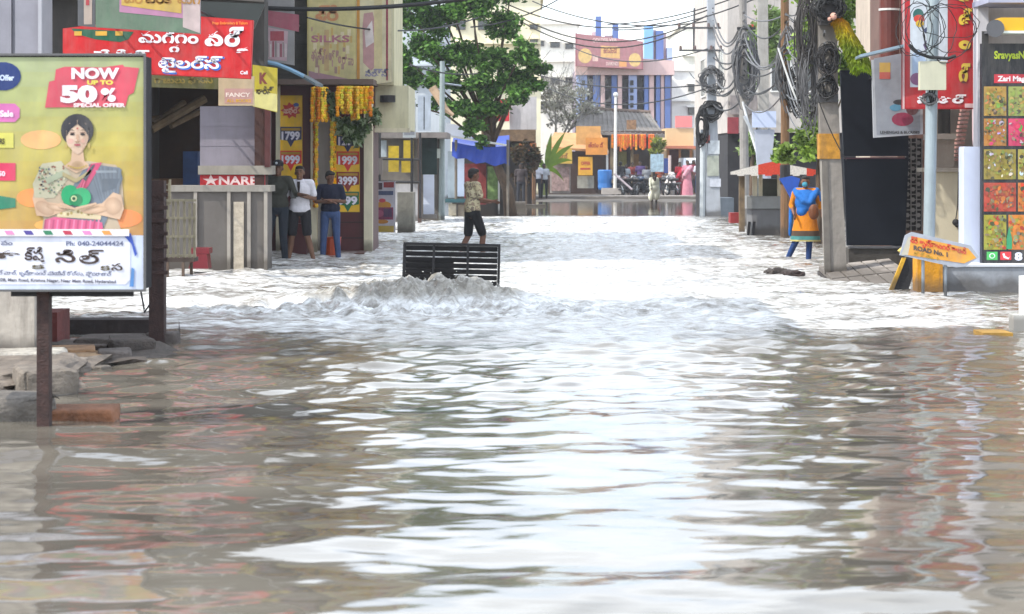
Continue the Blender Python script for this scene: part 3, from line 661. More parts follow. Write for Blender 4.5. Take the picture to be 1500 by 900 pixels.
m.text('Cell', 352, 109, 5, Y, '#f0eef4', 4, w=11, bold=.03)
m.build('printed_face', PRINT, t)
for px in (110, 230, 350): MB().tube([P(px, 60, Y+.09), P(px, 60, 31.0)], .02, 6).build('bracket', dark, t)
# boards above it
def board(name, label, pts, Y, th, col, art=None, edge=None, cat='sign', group=None, brk=None, bd=2.):
    xs = [p[0] for p in pts]; ys = [p[1] for p in pts]
    t = thing(name, label, cat, P(sum(xs)/len(xs), max(ys), Y), group)
    a = MB(); a.prism([P(x, y, Y) for x, y in pts], (0, th, 0)); a.build('panel', mat(edge or col, .6, .1, 3, dirt=.15), t)
    m = MB(); m.poly(pts, Y, col, 1)
    if art: art(m, Y)
    m.build('printed_face', PRINT, t)
    if brk:
        for bx_, by_ in brk: MB().tube([P(bx_, by_, Y+th), P(bx_, by_, Y+th)+Vector((0, bd, 0))], .018, 6).build('bracket', dark, t)
    return t
def art(m, Y):
    m.poly([(175, -20), (175, 18), (268, 27), (268, -20)], Y, '#b07a9a', 2); m.poly([(178, -20), (178, 8), (266, 20), (266, -20)], Y, '#c4a24a', 3)
    for k in range(5): m.text('జరీ వర్క్ మగ్గం'[k*2:k*2+4], 182+k*16, 4, 15, Y, '#a8762c', 4, bold=.02, slope=.05)
    m.poly([(268, -20), (268, 40), (293, 49), (293, -20)], Y, '#b9a6a4', 2)
board('shop_sign', 'faded ochre board with green border hanging above the red Telugu board', [(140, -30), (140, 40), (293, 50), (293, -30)], 26.4, .07, '#5e7460', art, '#8c8488', brk=((160, 10), (280, 10)), bd=4.5)
def art(m, Y): m.rect(123, -20, 135, 36, Y, '#b7a69a', 2); m.rect(126, -6, 131, 8, Y, '#b33a44', 3)
board('cloth_banner', 'narrow torn pale banner hanging left of the ochre board', [(114, -30), (114, 38), (139, 40), (139, -30)], 26.9, .03, '#5b5c60', art, '#5b5c60', 'banner', brk=((118, -10),), bd=4)
one('fascia_panel', 'plain dark grey green panel above the right end of the red board', 'panel', MB().prism([P(293, 2, 28.6), P(293, 30, 28.6), P(372, 42, 28.6), P(388, 6, 28.6)], (0, .08, 0)), mat('#2b3230', .6, .12, 3), P(340, 35, 28.6))
one('fascia_panel', 'thin dark canopy strip at the top edge above the red board', 'panel', MB().prism([P(293, -40, 28.9), P(293, -3, 28.9), P(386, 3, 28.9), P(392, -40, 28.9)], (0, .06, 0)), mat('#56504c', .7, .15, 3, dirt=.3), P(340, 0, 28.9))
def art(m, Y): m.text('గాజులు ఫాన్సీ', 226, 122, 9, Y, '#7d6c20', 2, w=86, bold=.03)
board('shop_sign', 'dim olive yellow strip board directly below the red board', [(220, 107), (220, 128), (320, 131), (320, 110)], 29.2, .05, '#4b4a16', art, brk=((240, 118), (305, 118)), bd=1.8)
def art(m, Y):
    m.rect(329, 130, 370, 152, Y, '#b98f88', 2); m.text('FANCY', 331, 142, 6, Y, '#e8d8cc', 3, w=36, bold=.03); m.text('ALL BOOKS', 332, 150, 4.6, Y, '#d0a020', 3, w=36, bold=.03)
board('shop_sign', 'small pale pink and cream board under the right end of the red board', [(320, 112), (320, 155), (372, 155), (372, 112)], 28.6, .05, '#b9a585', art, brk=((330, 130),), bd=2.4)
def art(m, Y):
    m.text('K', 380, 122, 15, Y, '#6e2218', 2, w=12, bold=.06); m.text('శారీస్', 375, 138, 9, Y, '#443a10', 2, w=26, bold=.04); m.poly([(371, 134), (371, 156), (406, 164), (406, 138)], Y, '#c8c07a', 1.6)
board('shop_sign', 'yellow board tilted down to the right below the blue edged awning', [(370, 95), (370, 156), (406, 165), (406, 100)], 30, .05, '#a9991c', art, brk=((380, 120),), bd=1.2)
# pink board with torn sheets
def art(m, Y):
    m.poly([(388, 15), (386, 36), (438, 47), (438, 22)], Y, '#a05463', 2); m.poly([(382, 38), (376, 84), (420, 90), (422, 46)], Y, '#b79aa0', 1.5)
    for k in range(11): a0 = 380+k*3.8; m.rect(a0, 60+rnd()*8, a0+1.5+rnd(), 84, Y, ('#8a8580', '#c9c0bc', '#93444f')[k % 3], 2.5)
    m.rect(396, 46, 416, 60, Y, '#a34450', 2.2)
board('shop_sign', 'weathered pink board with torn white sheets above the blue edged awning', [(388, -30), (376, 86), (431, 96), (431, -30)], 33, .06, '#8e8c8c', art, '#77706c', brk=((410, 20),), bd=3)
# awning
t = thing('awning', 'small curved awning with pale blue edge above the yellow boards', 'awning', P(410, 118, 31)); Y = 31.5
pts = [(368, 88), (385, 90), (405, 94), (425, 102), (445, 112), (462, 122)]
a = MB(); vs_ = []
for (x, y) in pts:
    q = P(x, y, Y); vs_ += [q, q+Vector((0, 1.3, .03)), q+Vector((0, 1.3, -.02)), q-Vector((0, 0, .04))]
a.add(vs_, [(4*k+e, 4*k+4+e, 4*k+4+(e+1) % 4, 4*k+(e+1) % 4) for k in range(5) for e in range(4)]+[(0, 1, 2, 3), (23, 22, 21, 20)])
a.build('sheet', mat('#4b5a60', .6, .15, 3, dirt=.3), t)
a = MB(); a.tube([P(x, y, Y-.03) for x, y in pts[:5]], .035, 6); a.build('edge_rail', mat('#6f93ad', .5, .1, 3), t)
# balcony house with block wall, behind
t = thing('block_wall_house', 'grey concrete block house wall rising beside the yellow hoarding', 'house', (-3.6, 38, 0)); Y = 37.5
a = MB(); a.bx(-12, gx(452, Y), Y, Y+6, -.4, 8.1); a.build('wall', mat('#55534f', .9, .2, 2, .5, dirt=.3), t)
a = MB()
for k in range(28): zz = .2+k*.275; a.bx(gx(405, Y), gx(452, Y)+.002, Y-.012, Y-.002, zz, zz+.022)
a.build('mortar_line', mat('#4f4d4b', .9, .1, 3), t)
for k in range(3): add_window(t, -9.6+k*1.9, -8.2+k*1.9, 6.0, 7.5, Y, whitep, 1)
MB().bx(-12.2, gx(452, Y)+.2, Y-.5, Y+6.2, 8.103, 8.3).build('roof_slab', concrete, t)

# --- saree price shop
Y = 36.3
t = thing('saree_shop', 'maroon fronted shop with yellow price boards and cream pillars', 'shop', (-3.2, 38, 0))
MB().pbox(398, 122, 546, 386, Y+.5, 1.6).build('wall', maroon, t)
a = MB(); a.pbox(404, 125, 410, 380, Y+.3, .2); a.build('cream_pilaster', cream, t)
for px0, px1 in ((455, 464), (533, 545)): MB().pbox(px0, 128, px1, 384, Y+.2, .3).build('cream_pilaster', cream, t)
MB().pbox(410, 125, 455, 384, Y+.38, .118).build('maroon_panel', maroon, t)
MB().pbox(487, 150, 533, 384, Y+.38, .118).build('maroon_panel', maroon, t)
MB().pbox(464, 165, 487, 384, Y+.46, .038).build('door', mat('#8b8580', .5, .1, 3, dirt=.2), t)
def tag_shape(m, x, y, w, h, col, Y, lay=2):
    m.poly([(x, y), (x, y+h*.62), (x+w*.34, y+h*.68), (x+w*.5, y+h), (x+w*.66, y+h*.68), (x+w, y+h*.62), (x+w, y)], Y, col, lay)
def price_board(px0, px1, py0, py1, rows, star, label):
    Yb = Y+.37
    a = MB(); a.pbox(px0, py0, px1, py1, Yb, .012); p = a.build('price_board', mat('#c9a012', .6, .08, 3), t); props(p, label)
    m = MB(); m.rect(px0+.5, py0+.5, px1-.5, py1-.5, Yb, '#f0bf14', 1)
    cx = (px0+px1)/2; w = px1-px0
    if star:
        pts = []
        for k in range(18): r_ = (16 if k % 2 else 11)*w/36; th = -2*math.pi*k/18; pts.append((cx+r_*math.cos(th)*1.0, star+r_*.82*math.sin(th)))
        m.poly(pts, Yb, '#c62a22', 2); m.text('ఆఫర్', cx-11, star+4, 8, Yb, '#e8b8a0', 3, w=22, bold=.05); m.oval(cx+8, star-8, 4, 3, Yb, '#4a5fa0', 3)
    for (y, col, txt) in rows:
        tag_shape(m, px0+1, y, w-2, 30, col, Yb, 2); m.rect(px0+3, y+2, px1-3, y+5.5, Yb, '#b89020' if col != '#c01c14' else '#d86018', 3)
        m.text(txt, px0+3.5, y+18.5, 11.5, Yb, '#e9e6f2', 3.5, w=w-7, bold=.045)
    m.build('print', PRINT, p)
price_board(409, 443, 140, 262, ((186, '#1c2058', '1799'), (221, '#dc261c', '1999')), 162, 'yellow price board with red star and 1799')
price_board(492, 527, 172, 311, ((194, '#1c2058', '1299'), (222, '#dc261c', '1999'), (252, '#8a1418', '3999'), (281, '#0f6a3c', '999')), None, 'yellow price board with four coloured tags')
for zz in (325, 348): MB().pbox(488, zz, 532, zz+1.5, Y+.365, .012).build('panel_groove', mat('#2f0b0e', .6, .1, 3), t)
MB().pbox(396, 116, 547, 124, Y-.1, 1.2).build('ledge', mat('#6a5a52', .8, .15, 3, dirt=.4), t)
one('brick_step', 'low rubble doorstep in front of the maroon price shop', 'step', (lambda q: (q.bx(gx(490, 36), gx(536, 36), 35.6, 36.6, -.35, .05), q)[-1])(MB()), mat('#59403a', .9, .3, 6, .5), P(510, 375, 36))
one('white_board', 'white board leaning at the foot of the maroon shop behind the men', 'board', MB().prism([P(449, 345, 36), P(449, 378, 36), P(456, 378, 36), P(456, 345, 36)], (0, .06, 0)), whitep, P(452, 378, 36))
one('maroon_bench', 'maroon box bench behind the man in the white shirt', 'bench', MB().pbox(424, 328, 449, 376, 35.6, .35), maroon, P(436, 376, 35.6))
# upper building + hoarding
t = thing('yellow_building', 'cream painted upper storey building carrying the large yellow hoarding', 'building', (-3, 40, 0)); Y = 37.4
MB().bx(gx(452, Y)+.004, gx(577, Y), Y, Y+3, gz(125, Y), 5.9).build('wall', mat('#cfc9a6', .85, .08, 2, dirt=.35), t)
MB().bx(gx(520, Y), gx(598, Y), Y+.1, Y+2.6, gz(190, Y), gz(125, Y)-.003).build('lower_wall', mat('#cdc8a8', .85, .08, 2, dirt=.35), t)
MB().bx(gx(448, Y), gx(582, Y), Y-.3, Y+3.2, 5.903, 6.05).build('roof_slab', concrete, t)
MB().pbox(546, 188, 600, 194, Y-.15, .24).build('ledge', cream, t)
MB().tube([P(568, 140, Y-.05), P(568, 150, Y-.05)], .14, 12).build('extractor_fan', dark, t)
def art(m, Y):
    m.poly([(452, -60), (452, 112), (521, 124), (521, -60)], Y, '#c7bc82', 2)
    m.poly([(452, 104), (452, 118), (521, 131), (521, 118)], Y, '#a58089', 3)
    for k in range(7):
        a0 = 456+k*9; m.text('వస్త్రాలయం'[k:k+2], a0, 86+k*1.6, 14, Y, '#a77f79', 4, w=8, bold=.03)
    m.rect(475, 44, 482, 104, Y, '#bda271', 3.4)
    for k in range(34): m.rect(456+(k*17) % 58, 40+(k*29) % 60, 458+(k*17) % 58+(k % 4), 46+(k*29) % 60+(k % 5)*2, Y, ('#b58f86', '#c9a860', '#a7897c', '#d8cca6')[k % 4], 3.2+.004*k)
    m.text('శ్రీ', 462, 30, 18, Y, '#c98a5a', 4, w=34, bold=.04); m.text('SILKS', 456, 62, 10, Y, '#b0707c', 4, w=56, bold=.03)
    m.poly([(476, -60), (476, -4), (515, -2), (515, -60)], Y, '#c09a8a', 4)
hoard = board('hoarding', 'large sun faded yellow hoarding with mauve bottom band above the marigold garlands', [(450, -60), (450, 118), (522, 132), (522, -60)], 36.8, .1, '#bfae6a', art, '#9a9482', 'hoarding', brk=((460, 40), (515, 40)), bd=.5)
def art(m, Y):
    m.poly([(531, 40), (533, 20), (546, 18), (552, 44), (551, 96), (544, 104), (532, 92)], Y, '#b98e8c', 2); m.poly([(534, 46), (545, 30), (548, 62), (536, 70)], Y, '#d9cfcb', 3); m.text('సిల్క్స్', 535, 112, 9, Y, '#8b87a4', 3, w=34, bold=.03)
    m.rect(521, -60, 527, 128, Y, '#c98f35', 3); m.rect(565.5, -60, 568.5, 118, Y, '#8f3848', 3); m.poly([(548, -60), (548, 100), (560, 102), (560, -60)], Y, '#cdbf8e', 2.5)
board('hoarding', 'pale cream hoarding with orange stripe and red line right of the yellow one', [(523, -60), (523, 128), (574, 120), (574, -60)], 37.1, .1, '#cfc6a0', art, '#a9a390', 'hoarding', brk=((560, 40),), bd=.3)
# garlands
mg = ['#dc9608', '#e8b414', '#cc7c08', '#f0c83c']
def garland(label, x0, x1, ytop, ybot, n, Y, seed):
    g = random.Random(seed); a = MB()
    for k in range(n):
        px = x0+(x1-x0)*(k+.5)/n+g.uniform(-1, 1); yb = ybot(px)+g.uniform(-7, 5); py = ytop(px)
        c_ = hexc(g.choice(mg)); yy = Y+g.uniform(-.15, .15)
        while py < yb:
            a.col = tuple(x*g.uniform(.75, 1.25) for x in c_); a.ell(P(px+g.uniform(-.9, .9), py, yy), .033*g.uniform(.85, 1.2), 6, 4); py += 3.6
    o = a.build('marigold_garland', attr_mat_flower, None, loc=P((x0+x1)/2, ytop(x0), Y), label=label, cat='garland', group='marigold strings over the saree shop'); return o
attr_mat_flower = attr_mat('petals', .8, .25, 60)
garland('short marigold strings over the grey door of the maroon shop', 457, 480, lambda x: 130, lambda x: 176, 12, 35.8, 1)
garland('wide curtain of marigold strings over the right price board', 492, 545, lambda x: 129, lambda x: 176-abs(x-518)*.4-11*(.5+.5*math.sin(x*1.7)), 26, 35.75, 2)
garland('long single marigold string hanging beside the grey door', 461, 465, lambda x: 176, lambda x: 305, 2, 36.35, 3)
garland('dark orange marigold string hanging at the maroon door jamb', 484, 492, lambda x: 176, lambda x: 300, 2, 36.35, 4)
lv = ['#5c7442', '#7d9064', '#9aa888', '#4c6238']
blobs = [(gx(x, 36.0), 35.9, gz(y, 36.0), s_*.012, .22, s_*.012*1.0) for x, y, s_ in ((485, 145, 7), (490, 166, 9), (504, 188, 14), (518, 199, 13), (533, 186, 12), (546, 166, 8), (552, 176, 5), (478, 135, 5))]
t = thing('leaf_swag', 'green leafy swag draped over the marigolds of the maroon shop', 'leaf garland', P(515, 150, 36))
leaf_cloud(blobs, 1500, .065, lv, 5, .6).build('leaves', LEAF, t)
a = MB(); a.tube([P(x, y, 35.95) for x, y in ((478, 132), (490, 160), (510, 190), (535, 182), (556, 165))], .015, 6); a.build('stem', bark, t)
# ================================================================ RIGHT SIDE OF THE STREET
# --- embroidery material shop at the right edge with black picture board
Y = 25.2
pl = mat('#8e9298', .85, .12, 3, .4, dirt=.25)
t = thing('white_shop', 'white pillared shop at the right picture edge behind the black picture board', 'shop', (6.2, 27, 0))
MB().bx(gx(1436, Y+1.2), 9.5, Y+1.2, Y+1.45, -.4, 9.2).bx(7.5, 9.5, Y+1.451, Y+7, -.4, 9.2).build('wall', mat('#b3a9a0', .8, .1, 2, dirt=.3), t)
MB().pbox(1432, -300, 1448, 392, Y+.9, .25).build('pillar', mat('#cfccd0', .7, .06, 2, dirt=.25), t)
MB().pbox(1412, 215, 1441, 392, Y+.55, .3).build('low_pier', mat('#c2cae0', .6, .05, 2, dirt=.08), t)
MB().pbox(1448, -4, 1560, 4, Y+.2, .9).build('canopy', mat('#9a9cb0', .6, .1, 3), t)
MB().pbox(1380, 391, 1560, 445, Y, 1.15).build('plinth', pl, t)
MB().pbox(1380, 388, 1560, 391, Y-.02, 1.1).build('plinth_top', mat('#c9ccd2', .7, .08, 3), t)
for k in range(2):
    add_window(t, 6.6+k*1.5, 7.7+k*1.5, 5.6, 7.2, Y+1.2, whitep, 1)
MB().bx(gx(1434, Y+1), 9.7, Y+.9, Y+1.7, 9.203, 9.4).build('roof_slab', concrete, t)
# yellow light box
one('light_box', 'yellow light box with white lower edge above the black picture board', 'light box', (lambda q: (q.pbox(1466, 26, 1560, 45, Y+.1, .3), q)[-1])(MB()), mat('#e0a800', .4, .05, 2), P(1490, 45, Y))
one('tube_lamp', 'white tube lamp housing along the bottom of the yellow light box', 'lamp', MB().pbox(1466, 45.3, 1560, 49, Y+.08, .3), mat('#dfe6da', .4, .05, 2), P(1490, 49, Y))
one('speaker_horn', 'small grey horn speaker mounted left of the yellow light box', 'speaker', MB().tube([P(1459, 36, Y+.5), P(1459, 40, Y+.1), P(1458, 42, Y-.1)], [.05, .09, .11], 14).pbox(1452, 44, 1470, 47.5, Y-.02, .4), mat('#55565a', .5, .1, 4), P(1460, 46, Y))
# black picture board
Yb = Y+.35
t = thing('picture_board', 'tall black board with a grid of cloth pictures at the right edge', 'sign', P(1470, 388, Yb))
MB().pbox(1438, 64, 1560, 388, Yb, .1).build('panel', mat('#15171c', .45, .1, 3), t)
m = MB(); m.rect(1438, 64, 1560, 388, Yb, '#14161c', 1); m.rect(1438, 46, 1448, 64, Yb, '#14161c', 1)
m.text('Sravyas', 1456, 86, 11, Yb, '#b4c71e', 3, w=36, bold=.035); m.text('Nuts', 1492, 86, 11, Yb, '#b4c71e', 3, w=24, bold=.035)
m.rect(1456, 109, 1560, 122, Yb, '#c02034', 2); m.text('Zari Maggam Works', 1461, 119, 7.5, Yb, '#f0dfe0', 3, w=92, bold=.04)
rows = [(127, 170), (174, 214), (219, 263), (268, 310), (315, 366)]; g = random.Random(3)
pal = [['#a8843c', '#8f9a48', '#6c7a2e', '#c69a52'], ['#a8702c', '#c4305c', '#5a8f34', '#bdb4c0'], ['#8f8030', '#a79a4c', '#cdd0cc', '#75682a'], ['#b0402a', '#c7742e', '#9a5c30', '#c63a22'], ['#96902c', '#c97a26', '#b0301e', '#7f7a38']]
for r_, (y0, y1) in enumerate(rows):
    cols = [(1441, 1474 if r_ not in (2, 3) else 1488), (1477 if r_ not in (2, 3) else 1491, 1522), (1525, 1558)]
    for c_, (x0, x1) in enumerate(cols):
        m.rect(x0, y0, x1, y1, Yb, pal[r_][(c_) % 4], 2)
        for k in range(110):
            cx, cy = g.uniform(x0+2, x1-2), g.uniform(y0+2, y1-2); rr = g.uniform(.7, 4.2); rr = min(rr, cx-x0, x1-cx, cy-y0, y1-cy)
            col = tuple(v*g.uniform(.65, 1.15) for v in hexc(g.choice([pal[r_][c_ % 4]]*3+pal[r_]+['#8c8460', '#4a4428'])))
            m.oval(cx, cy, rr, rr*g.uniform(.4, 1), Yb, col, 3+k*.02, 7, g.uniform(0, 3))
m.poly([(1474, 350), (1478, 330), (1482, 350), (1482, 365), (1474, 365)], Yb, '#1f8a5c', 5)
m.rect(1445, 369, 1461, 381, Yb, '#3fae55', 3); m.oval(1453, 375, 4.5, 4, Yb, '#d9efdc', 4, 12); m.oval(1453, 375, 3, 2.7, Yb, '#3fae55', 5, 12)
m.poly([(1465, 369), (1481, 369), (1481, 381), (1465, 381)][::-1], Yb, '#c92a34', 3); m.poly([(1468, 372), (1471, 371), (1472, 375), (1477, 378), (1479, 376), (1477, 380), (1470, 378)][::-1], Yb, '#f0d8da', 4)
m.text('8 8', 1486, 381, 11, Yb, '#d8dcec', 3, w=28, bold=.05); m.build('printed_face', PRINT, t)
# --- cream compound wall and villa behind the steel pole
Y = 28.6
t = thing('cream_villa', 'cream house with stepped wall between the steel pole and the white pillar', 'house', (6.4, 31, 0))
MB().pbox(1366, 252, 1416, 400, Y, .25).build('compound_wall', mat('#d6ccb2', .8, .05, 2, dirt=.12), t)
MB().pbox(1350, 246, 1417, 252, Y-.06, .36).build('wall_coping', mat('#b5aca0', .8, .1, 3, dirt=.2), t)
MB().pbox(1368, 204, 1398, 245, Y+.5, .5).build('gate_pier', mat('#a39a90', .8, .1, 3, dirt=.2), t)
MB().pbox(1365, 196, 1401, 204, Y+.45, .6).build('pier_cap', mat('#b5aca2', .8, .1, 3), t)
MB().bx(gx(1330, 33), 9.6, 33, 38, -.4, 8.8).build('wall', mat('#b8aa9c', .85, .1, 2, dirt=.3), t)
MB().pbox(1374, 160, 1392, 204, 32.95, .03).build('window_opening', glass, t)
for k in range(2): add_window(t, 6.9+k*1.5, 8.0+k*1.5, 5.4, 6.9, 33, whitep, 1)
MB().bx(gx(1328, 33), 9.8, 32.6, 38.2, 8.803, 9.0).build('roof_slab', concrete, t)
a = MB()
for k in range(13): x0 = 1406+k*.2; a.prism([P(1402+k*1.05, 236-k*6.1, Y+1.2), P(1409+k*1.0, 236-k*6.1, Y+1.2), P(1409+k*1.0, 232-k*6.1, Y+1.2), P(1402+k*1.05, 232-k*6.1, Y+1.2)], (0, .4, 0))
a.build('stair_edge', mat('#b3877f', .8, .15, 5), t)
a = MB(); a.tube([P(1404, 248, Y-.05), P(1403, 300, Y-.04), P(1400, 322, Y-.04)], .008, 5); a.ell(P(1400, 326, Y-.05), (.05, .04, .05), 8, 6).ell(P(1403, 330, Y-.05), (.045, .04, .035), 8, 6)
a.build('hanging_tap', dark, t)
# lattice screen
t = thing('lattice_screen', 'narrow dark iron lattice screen right of the black gate panel', 'screen', P(1338, 337, 29.6)); Y = 29.6
MB().pbox(1326, 203, 1351, 338, Y+.12, .04).build('backing', mat('#252326', .7, .2, 4), t)
a = MB(); gm = mat('#8f8b88', .6, .15, 8, dirt=.2)
for k in range(17):
    for j in range(3):
        px, py = 1329+j*8, 209+k*7.6
        a.prism([P(px+4*math.cos(q), py+3.5*math.sin(q), Y) for q in [-2*math.pi*i/6 for i in range(6)]], (0, .02, 0)) if (k+j) % 2 == 0 else a.prism([P(px-3.5, py+.8, Y), P(px+4, py+.8, Y), P(px+4, py-.8, Y), P(px-3.5, py-.8, Y)], (0, .02, 0))
for px in (1326, 1334, 1342, 1350): a.pbox(px, 203, px+1.5, 338, Y+.022, .02)
a.build('lattice', gm, t)
# black gate panel on its base
t = thing('metal_gate', 'tall plain blue black sheet metal gate panel beside the concrete pole', 'gate', P(1280, 362, 29.2)); Y = 29.2
bk = mat('#171b24', .6, .12, 2, spec=.15)
MB().prism([P(1241, 360, Y), P(1326, 360, Y), P(1331, 231, Y), P(1236, 231, Y)], (0, .08, 0)).build('lower_sheet', bk, t)
MB().prism([P(1236, 229, Y+.01), P(1331, 229, Y+.01), P(1331, 103, Y+.01), P(1231, 103, Y+.01)], (0, .08, 0)).build('upper_sheet', bk, t)
MB().pbox(1236, 231.5, 1326, 233, Y-.012, .01).build('red_line', mat('#4a2030', .5, .1, 3), t)
MB().pbox(1244, 361, 1326, 364, Y-.03, .1).build('bottom_rail', mat('#57585c', .6, .2, 5), t)
one('concrete_plinth', 'dark stained concrete base block under the black gate panel', 'plinth', MB().prism([P(1244, 404, Y), P(1262, 402, Y), P(1325, 384, Y), P(1318, 364.5, Y), P(1243, 364.5, Y)], (0, .5, 0)), mat('#4a4642', .9, .3, 3, .5, dirt=.4), P(1280, 400, Y))
one('concrete_plinth', 'small grey concrete block with a rail end right of the gate base', 'plinth', MB().pbox(1312, 358, 1332, 392, Y+.1, .4), mat('#5d5a58', .9, .3, 3, .5), P(1320, 390, Y))
# tilted paving slabs at the water edge
t = thing('paving_ramp', 'sloping ramp of pale paving slabs between concrete pole and yellow barrier', 'ramp', P(1275, 420, 26.8))
a = MB(); q = [P(1243, 412, 27.9)+Vector((0, 0, .0)), P(1330, 386, 29.0), P(1330, 386, 29.0)-Vector((0, 0, .5)), P(1243, 412, 27.9)-Vector((0, 0, .5))]
def ramp(u, v): return Vector((gx(1236, 26.6)+u*1.05, 26.3+v*2.6+u*.2, -.06+v*.22+u*.10))
for i in range(5):
    for j in range(2):
        c_ = [ramp((i+d)/5+(.012 if d == 0 else -.012), (j+e)/2+(.015 if e == 0 else -.015)) for d, e in ((0, 0), (1, 0), (1, 1), (0, 1))]
        a.prism([p-Vector((0, 0, .06)) for p in c_], (0, 0, .06))
a.build('paving_slab', mat('#a39c96', .85, .2, 4, .4, dirt=.35), t)
MB().prism([ramp(0, 0)-Vector((0, 0, .07)), ramp(1, 0)-Vector((0, 0, .07)), ramp(1, 1)-Vector((0, 0, .07)), ramp(0, 1)-Vector((0, 0, .07))], (0, 0, -.35)).build('ramp_bed', mat('#3f3a38', .9, .2, 4), t)
# barrier blocks
Y = 25.6
t = thing('crash_barrier', 'leaning black and yellow concrete barrier slab behind the arrow sign', 'barrier', P(1310, 436, Y))
MB().prism([P(1304, 440, Y), P(1326, 440, Y), P(1346, 376, Y), P(1328, 376, Y)], (0, .12, 0)).build('black_face', mat('#26262a', .8, .25, 5, .4), t)
MB().prism([P(1298, 437, Y-.03), P(1303.6, 439, Y-.03), P(1327.6, 378, Y-.03), P(1322, 378, Y-.03)], (0, .05, 0)).build('yellow_edge', mat('#c79a24', .8, .25, 6, .4, dirt=.5), t)
one('kerb_block', 'worn yellow painted concrete kerb block under the arrow sign', 'kerb block', (lambda q: (q.pbox(1344, 378, 1381, 428, 25.0, .3), q)[-1])(MB()), mat('#cf8f14', .85, .22, 7, .5, dirt=.75), P(1362, 428, 25.0))
one('kerb_footing', 'dark stained footing at the water line under the yellow kerb block', 'footing', MB().prism([P(1332, 438, 25.02), P(1384, 440, 25.02), P(1381, 428.3, 25.02), P(1345, 426, 25.02)], (0, .4, 0)), mat('#6a5f58', .9, .3, 6, .5), P(1360, 438, 25.05))
one('striped_rail', 'short yellow striped rail end left of the arrow sign', 'rail', MB().prism([P(1317, 368, 25.4), P(1320, 371, 25.4), P(1334, 361, 25.4), P(1331, 356, 25.4)], (0, .12, 0)), mat('#d0b860', .8, .2, 6), P(1325, 370, 25.4))
# arrow sign
Y = 24.6
t = thing('arrow_sign', 'orange arrow shaped road name board tilted down to the right', 'road sign', P(1375, 392, Y))
ar = [(1318, 374), (1326, 345), (1336, 340), (1422, 360), (1434, 377), (1414, 391), (1400, 392)]
MB().prism([P(x, y, Y) for x, y in ar], (0, .03, 0)).build('backing_plate', mat('#a5a9b2', .45, .1, 4, metal=.3), t)
m = MB(); m.poly([(1330, 374), (1335, 346), (1418, 364), (1430, 378), (1412, 386)][::1], Y, '#d9962f', 2); m.poly([(1320, 373.5), (1330, 348), (1335, 346), (1330, 374)], Y, '#b6b09e', 2.1)
m.text('శ్రీ కృష్ణానగర్ కాలనీ', 1333, 355, 7.5, Y, '#c63a22', 4, w=82, bold=.04, slope=.21)
m.text('ROAD No. 1', 1338, 366, 6.5, Y, '#4c3f3a', 4, w=50, bold=.05, slope=.21); m.text('రోడ్ నెం. 1', 1338, 374, 5, Y, '#a8871c', 4, w=36, bold=.03, slope=.21)
m.build('printed_face', PRINT, t)
a = MB(); a.tube([P(1352, 362, Y+.04), P(1352, 445, Y+.04)], .02, 8); a.tube([P(1385, 368, Y+.04), P(1385, 445, Y+.04)], .02, 8); a.build('stake', steel, t)
# --- concrete electric pole (near, wrapped in cable bundles)
Y = 28.2
t = thing('concrete_pole', 'near square concrete electric pole with worn orange band beside the black gate', 'utility pole', P(1217, 410, Y))
MB().prism([P(1211, 414, Y), P(1241, 408, Y), P(1228, 150, Y), P(1223, -200, Y), P(1199, -200, Y), P(1200, 150, Y)], (0, .2, 0)).build('pole', mat('#8b857e', .9, .2, 3, .5, dirt=.35), t)
MB().prism([P(1201, 233, Y-.02), P(1231, 233, Y-.02), P(1229, 196, Y-.02), P(1200, 196, Y-.02)], (0, .24, 0)).build('orange_band', mat('#b5812a', .85, .3, 10, dirt=.5), t)
MB().prism([P(1208, 402, Y-.021), P(1217, 402, Y-.021), P(1212, 236, Y-.021), P(1204, 236, Y-.021)], (0, .018, 0)).build('dark_stain_strip', mat('#6e6963', .9, .2, 5, dirt=.4), t)
MB().pbox(1202, 0, 1230, 36, Y-.25, .24).build('junction_box', mat('#3d3a3b', .6, .2, 4, dirt=.3), t)
MB().pbox(1200, 138, 1228, 150, Y-.06, .3).build('clamp', mat('#4a4a4c', .5, .2, 4, metal=.4), t)
def coil(name, label, c, rx, rz, n, r, matl, seed, group='cable coils on the poles', thick=.12, tilt=0):
    g = random.Random(seed); a = MB(); a.smooth = True
    for k in range(n):
        ax, az = rx*g.uniform(.5, 1.12), rz*g.uniform(.5, 1.12); ox, oz, oy = g.uniform(-.06, .06)*rx*3, g.uniform(-.06, .06)*rz*3, g.uniform(-thick, thick)
        ph = g.uniform(0, 6.3); pts = []
        for i in range(25):
            th = 2*math.pi*i/24; w = 1+.10*math.sin(3*th+ph)+.05*math.sin(7*th+2*ph); x, z = ax*w*math.cos(th), az*w*math.sin(th)
            pts.append((c[0]+ox+x*math.cos(tilt)-z*math.sin(tilt), c[1]+oy+.04*math.sin(2*th+ph), c[2]+oz+z*math.cos(tilt)+x*math.sin(tilt)))
        a.tube(pts, r*g.uniform(.8, 1.3), 5, cap=False)
    return a.build(name, matl, None, loc=c, label=label, cat='cable coil', group=group)
coil('cable_coil', 'thick black cable coil on the near concrete pole at gate top height', P(1213, 86, Y-.15), .16, .20, 30, .006, mat('#2c2a2b', .7, .2, 8), 1)
coil('cable_coil', 'thick black cable bundle at the very top of the near concrete pole', P(1214, 12, Y-.3), .19, .17, 36, .007, cablem, 2)
coil('cable_coil', 'loose grey cable loops left of the near concrete pole', P(1186, 120, Y+.3), .13, .62, 34, .006, greycable, 3, thick=.25)
coil('cable_coil', 'dense brown grey cable bundle hanging beside the near concrete pole', P(1180, 45, Y+.3), .12, .5, 34, .006, mat('#3b3735', .7, .2, 8), 4, thick=.25)
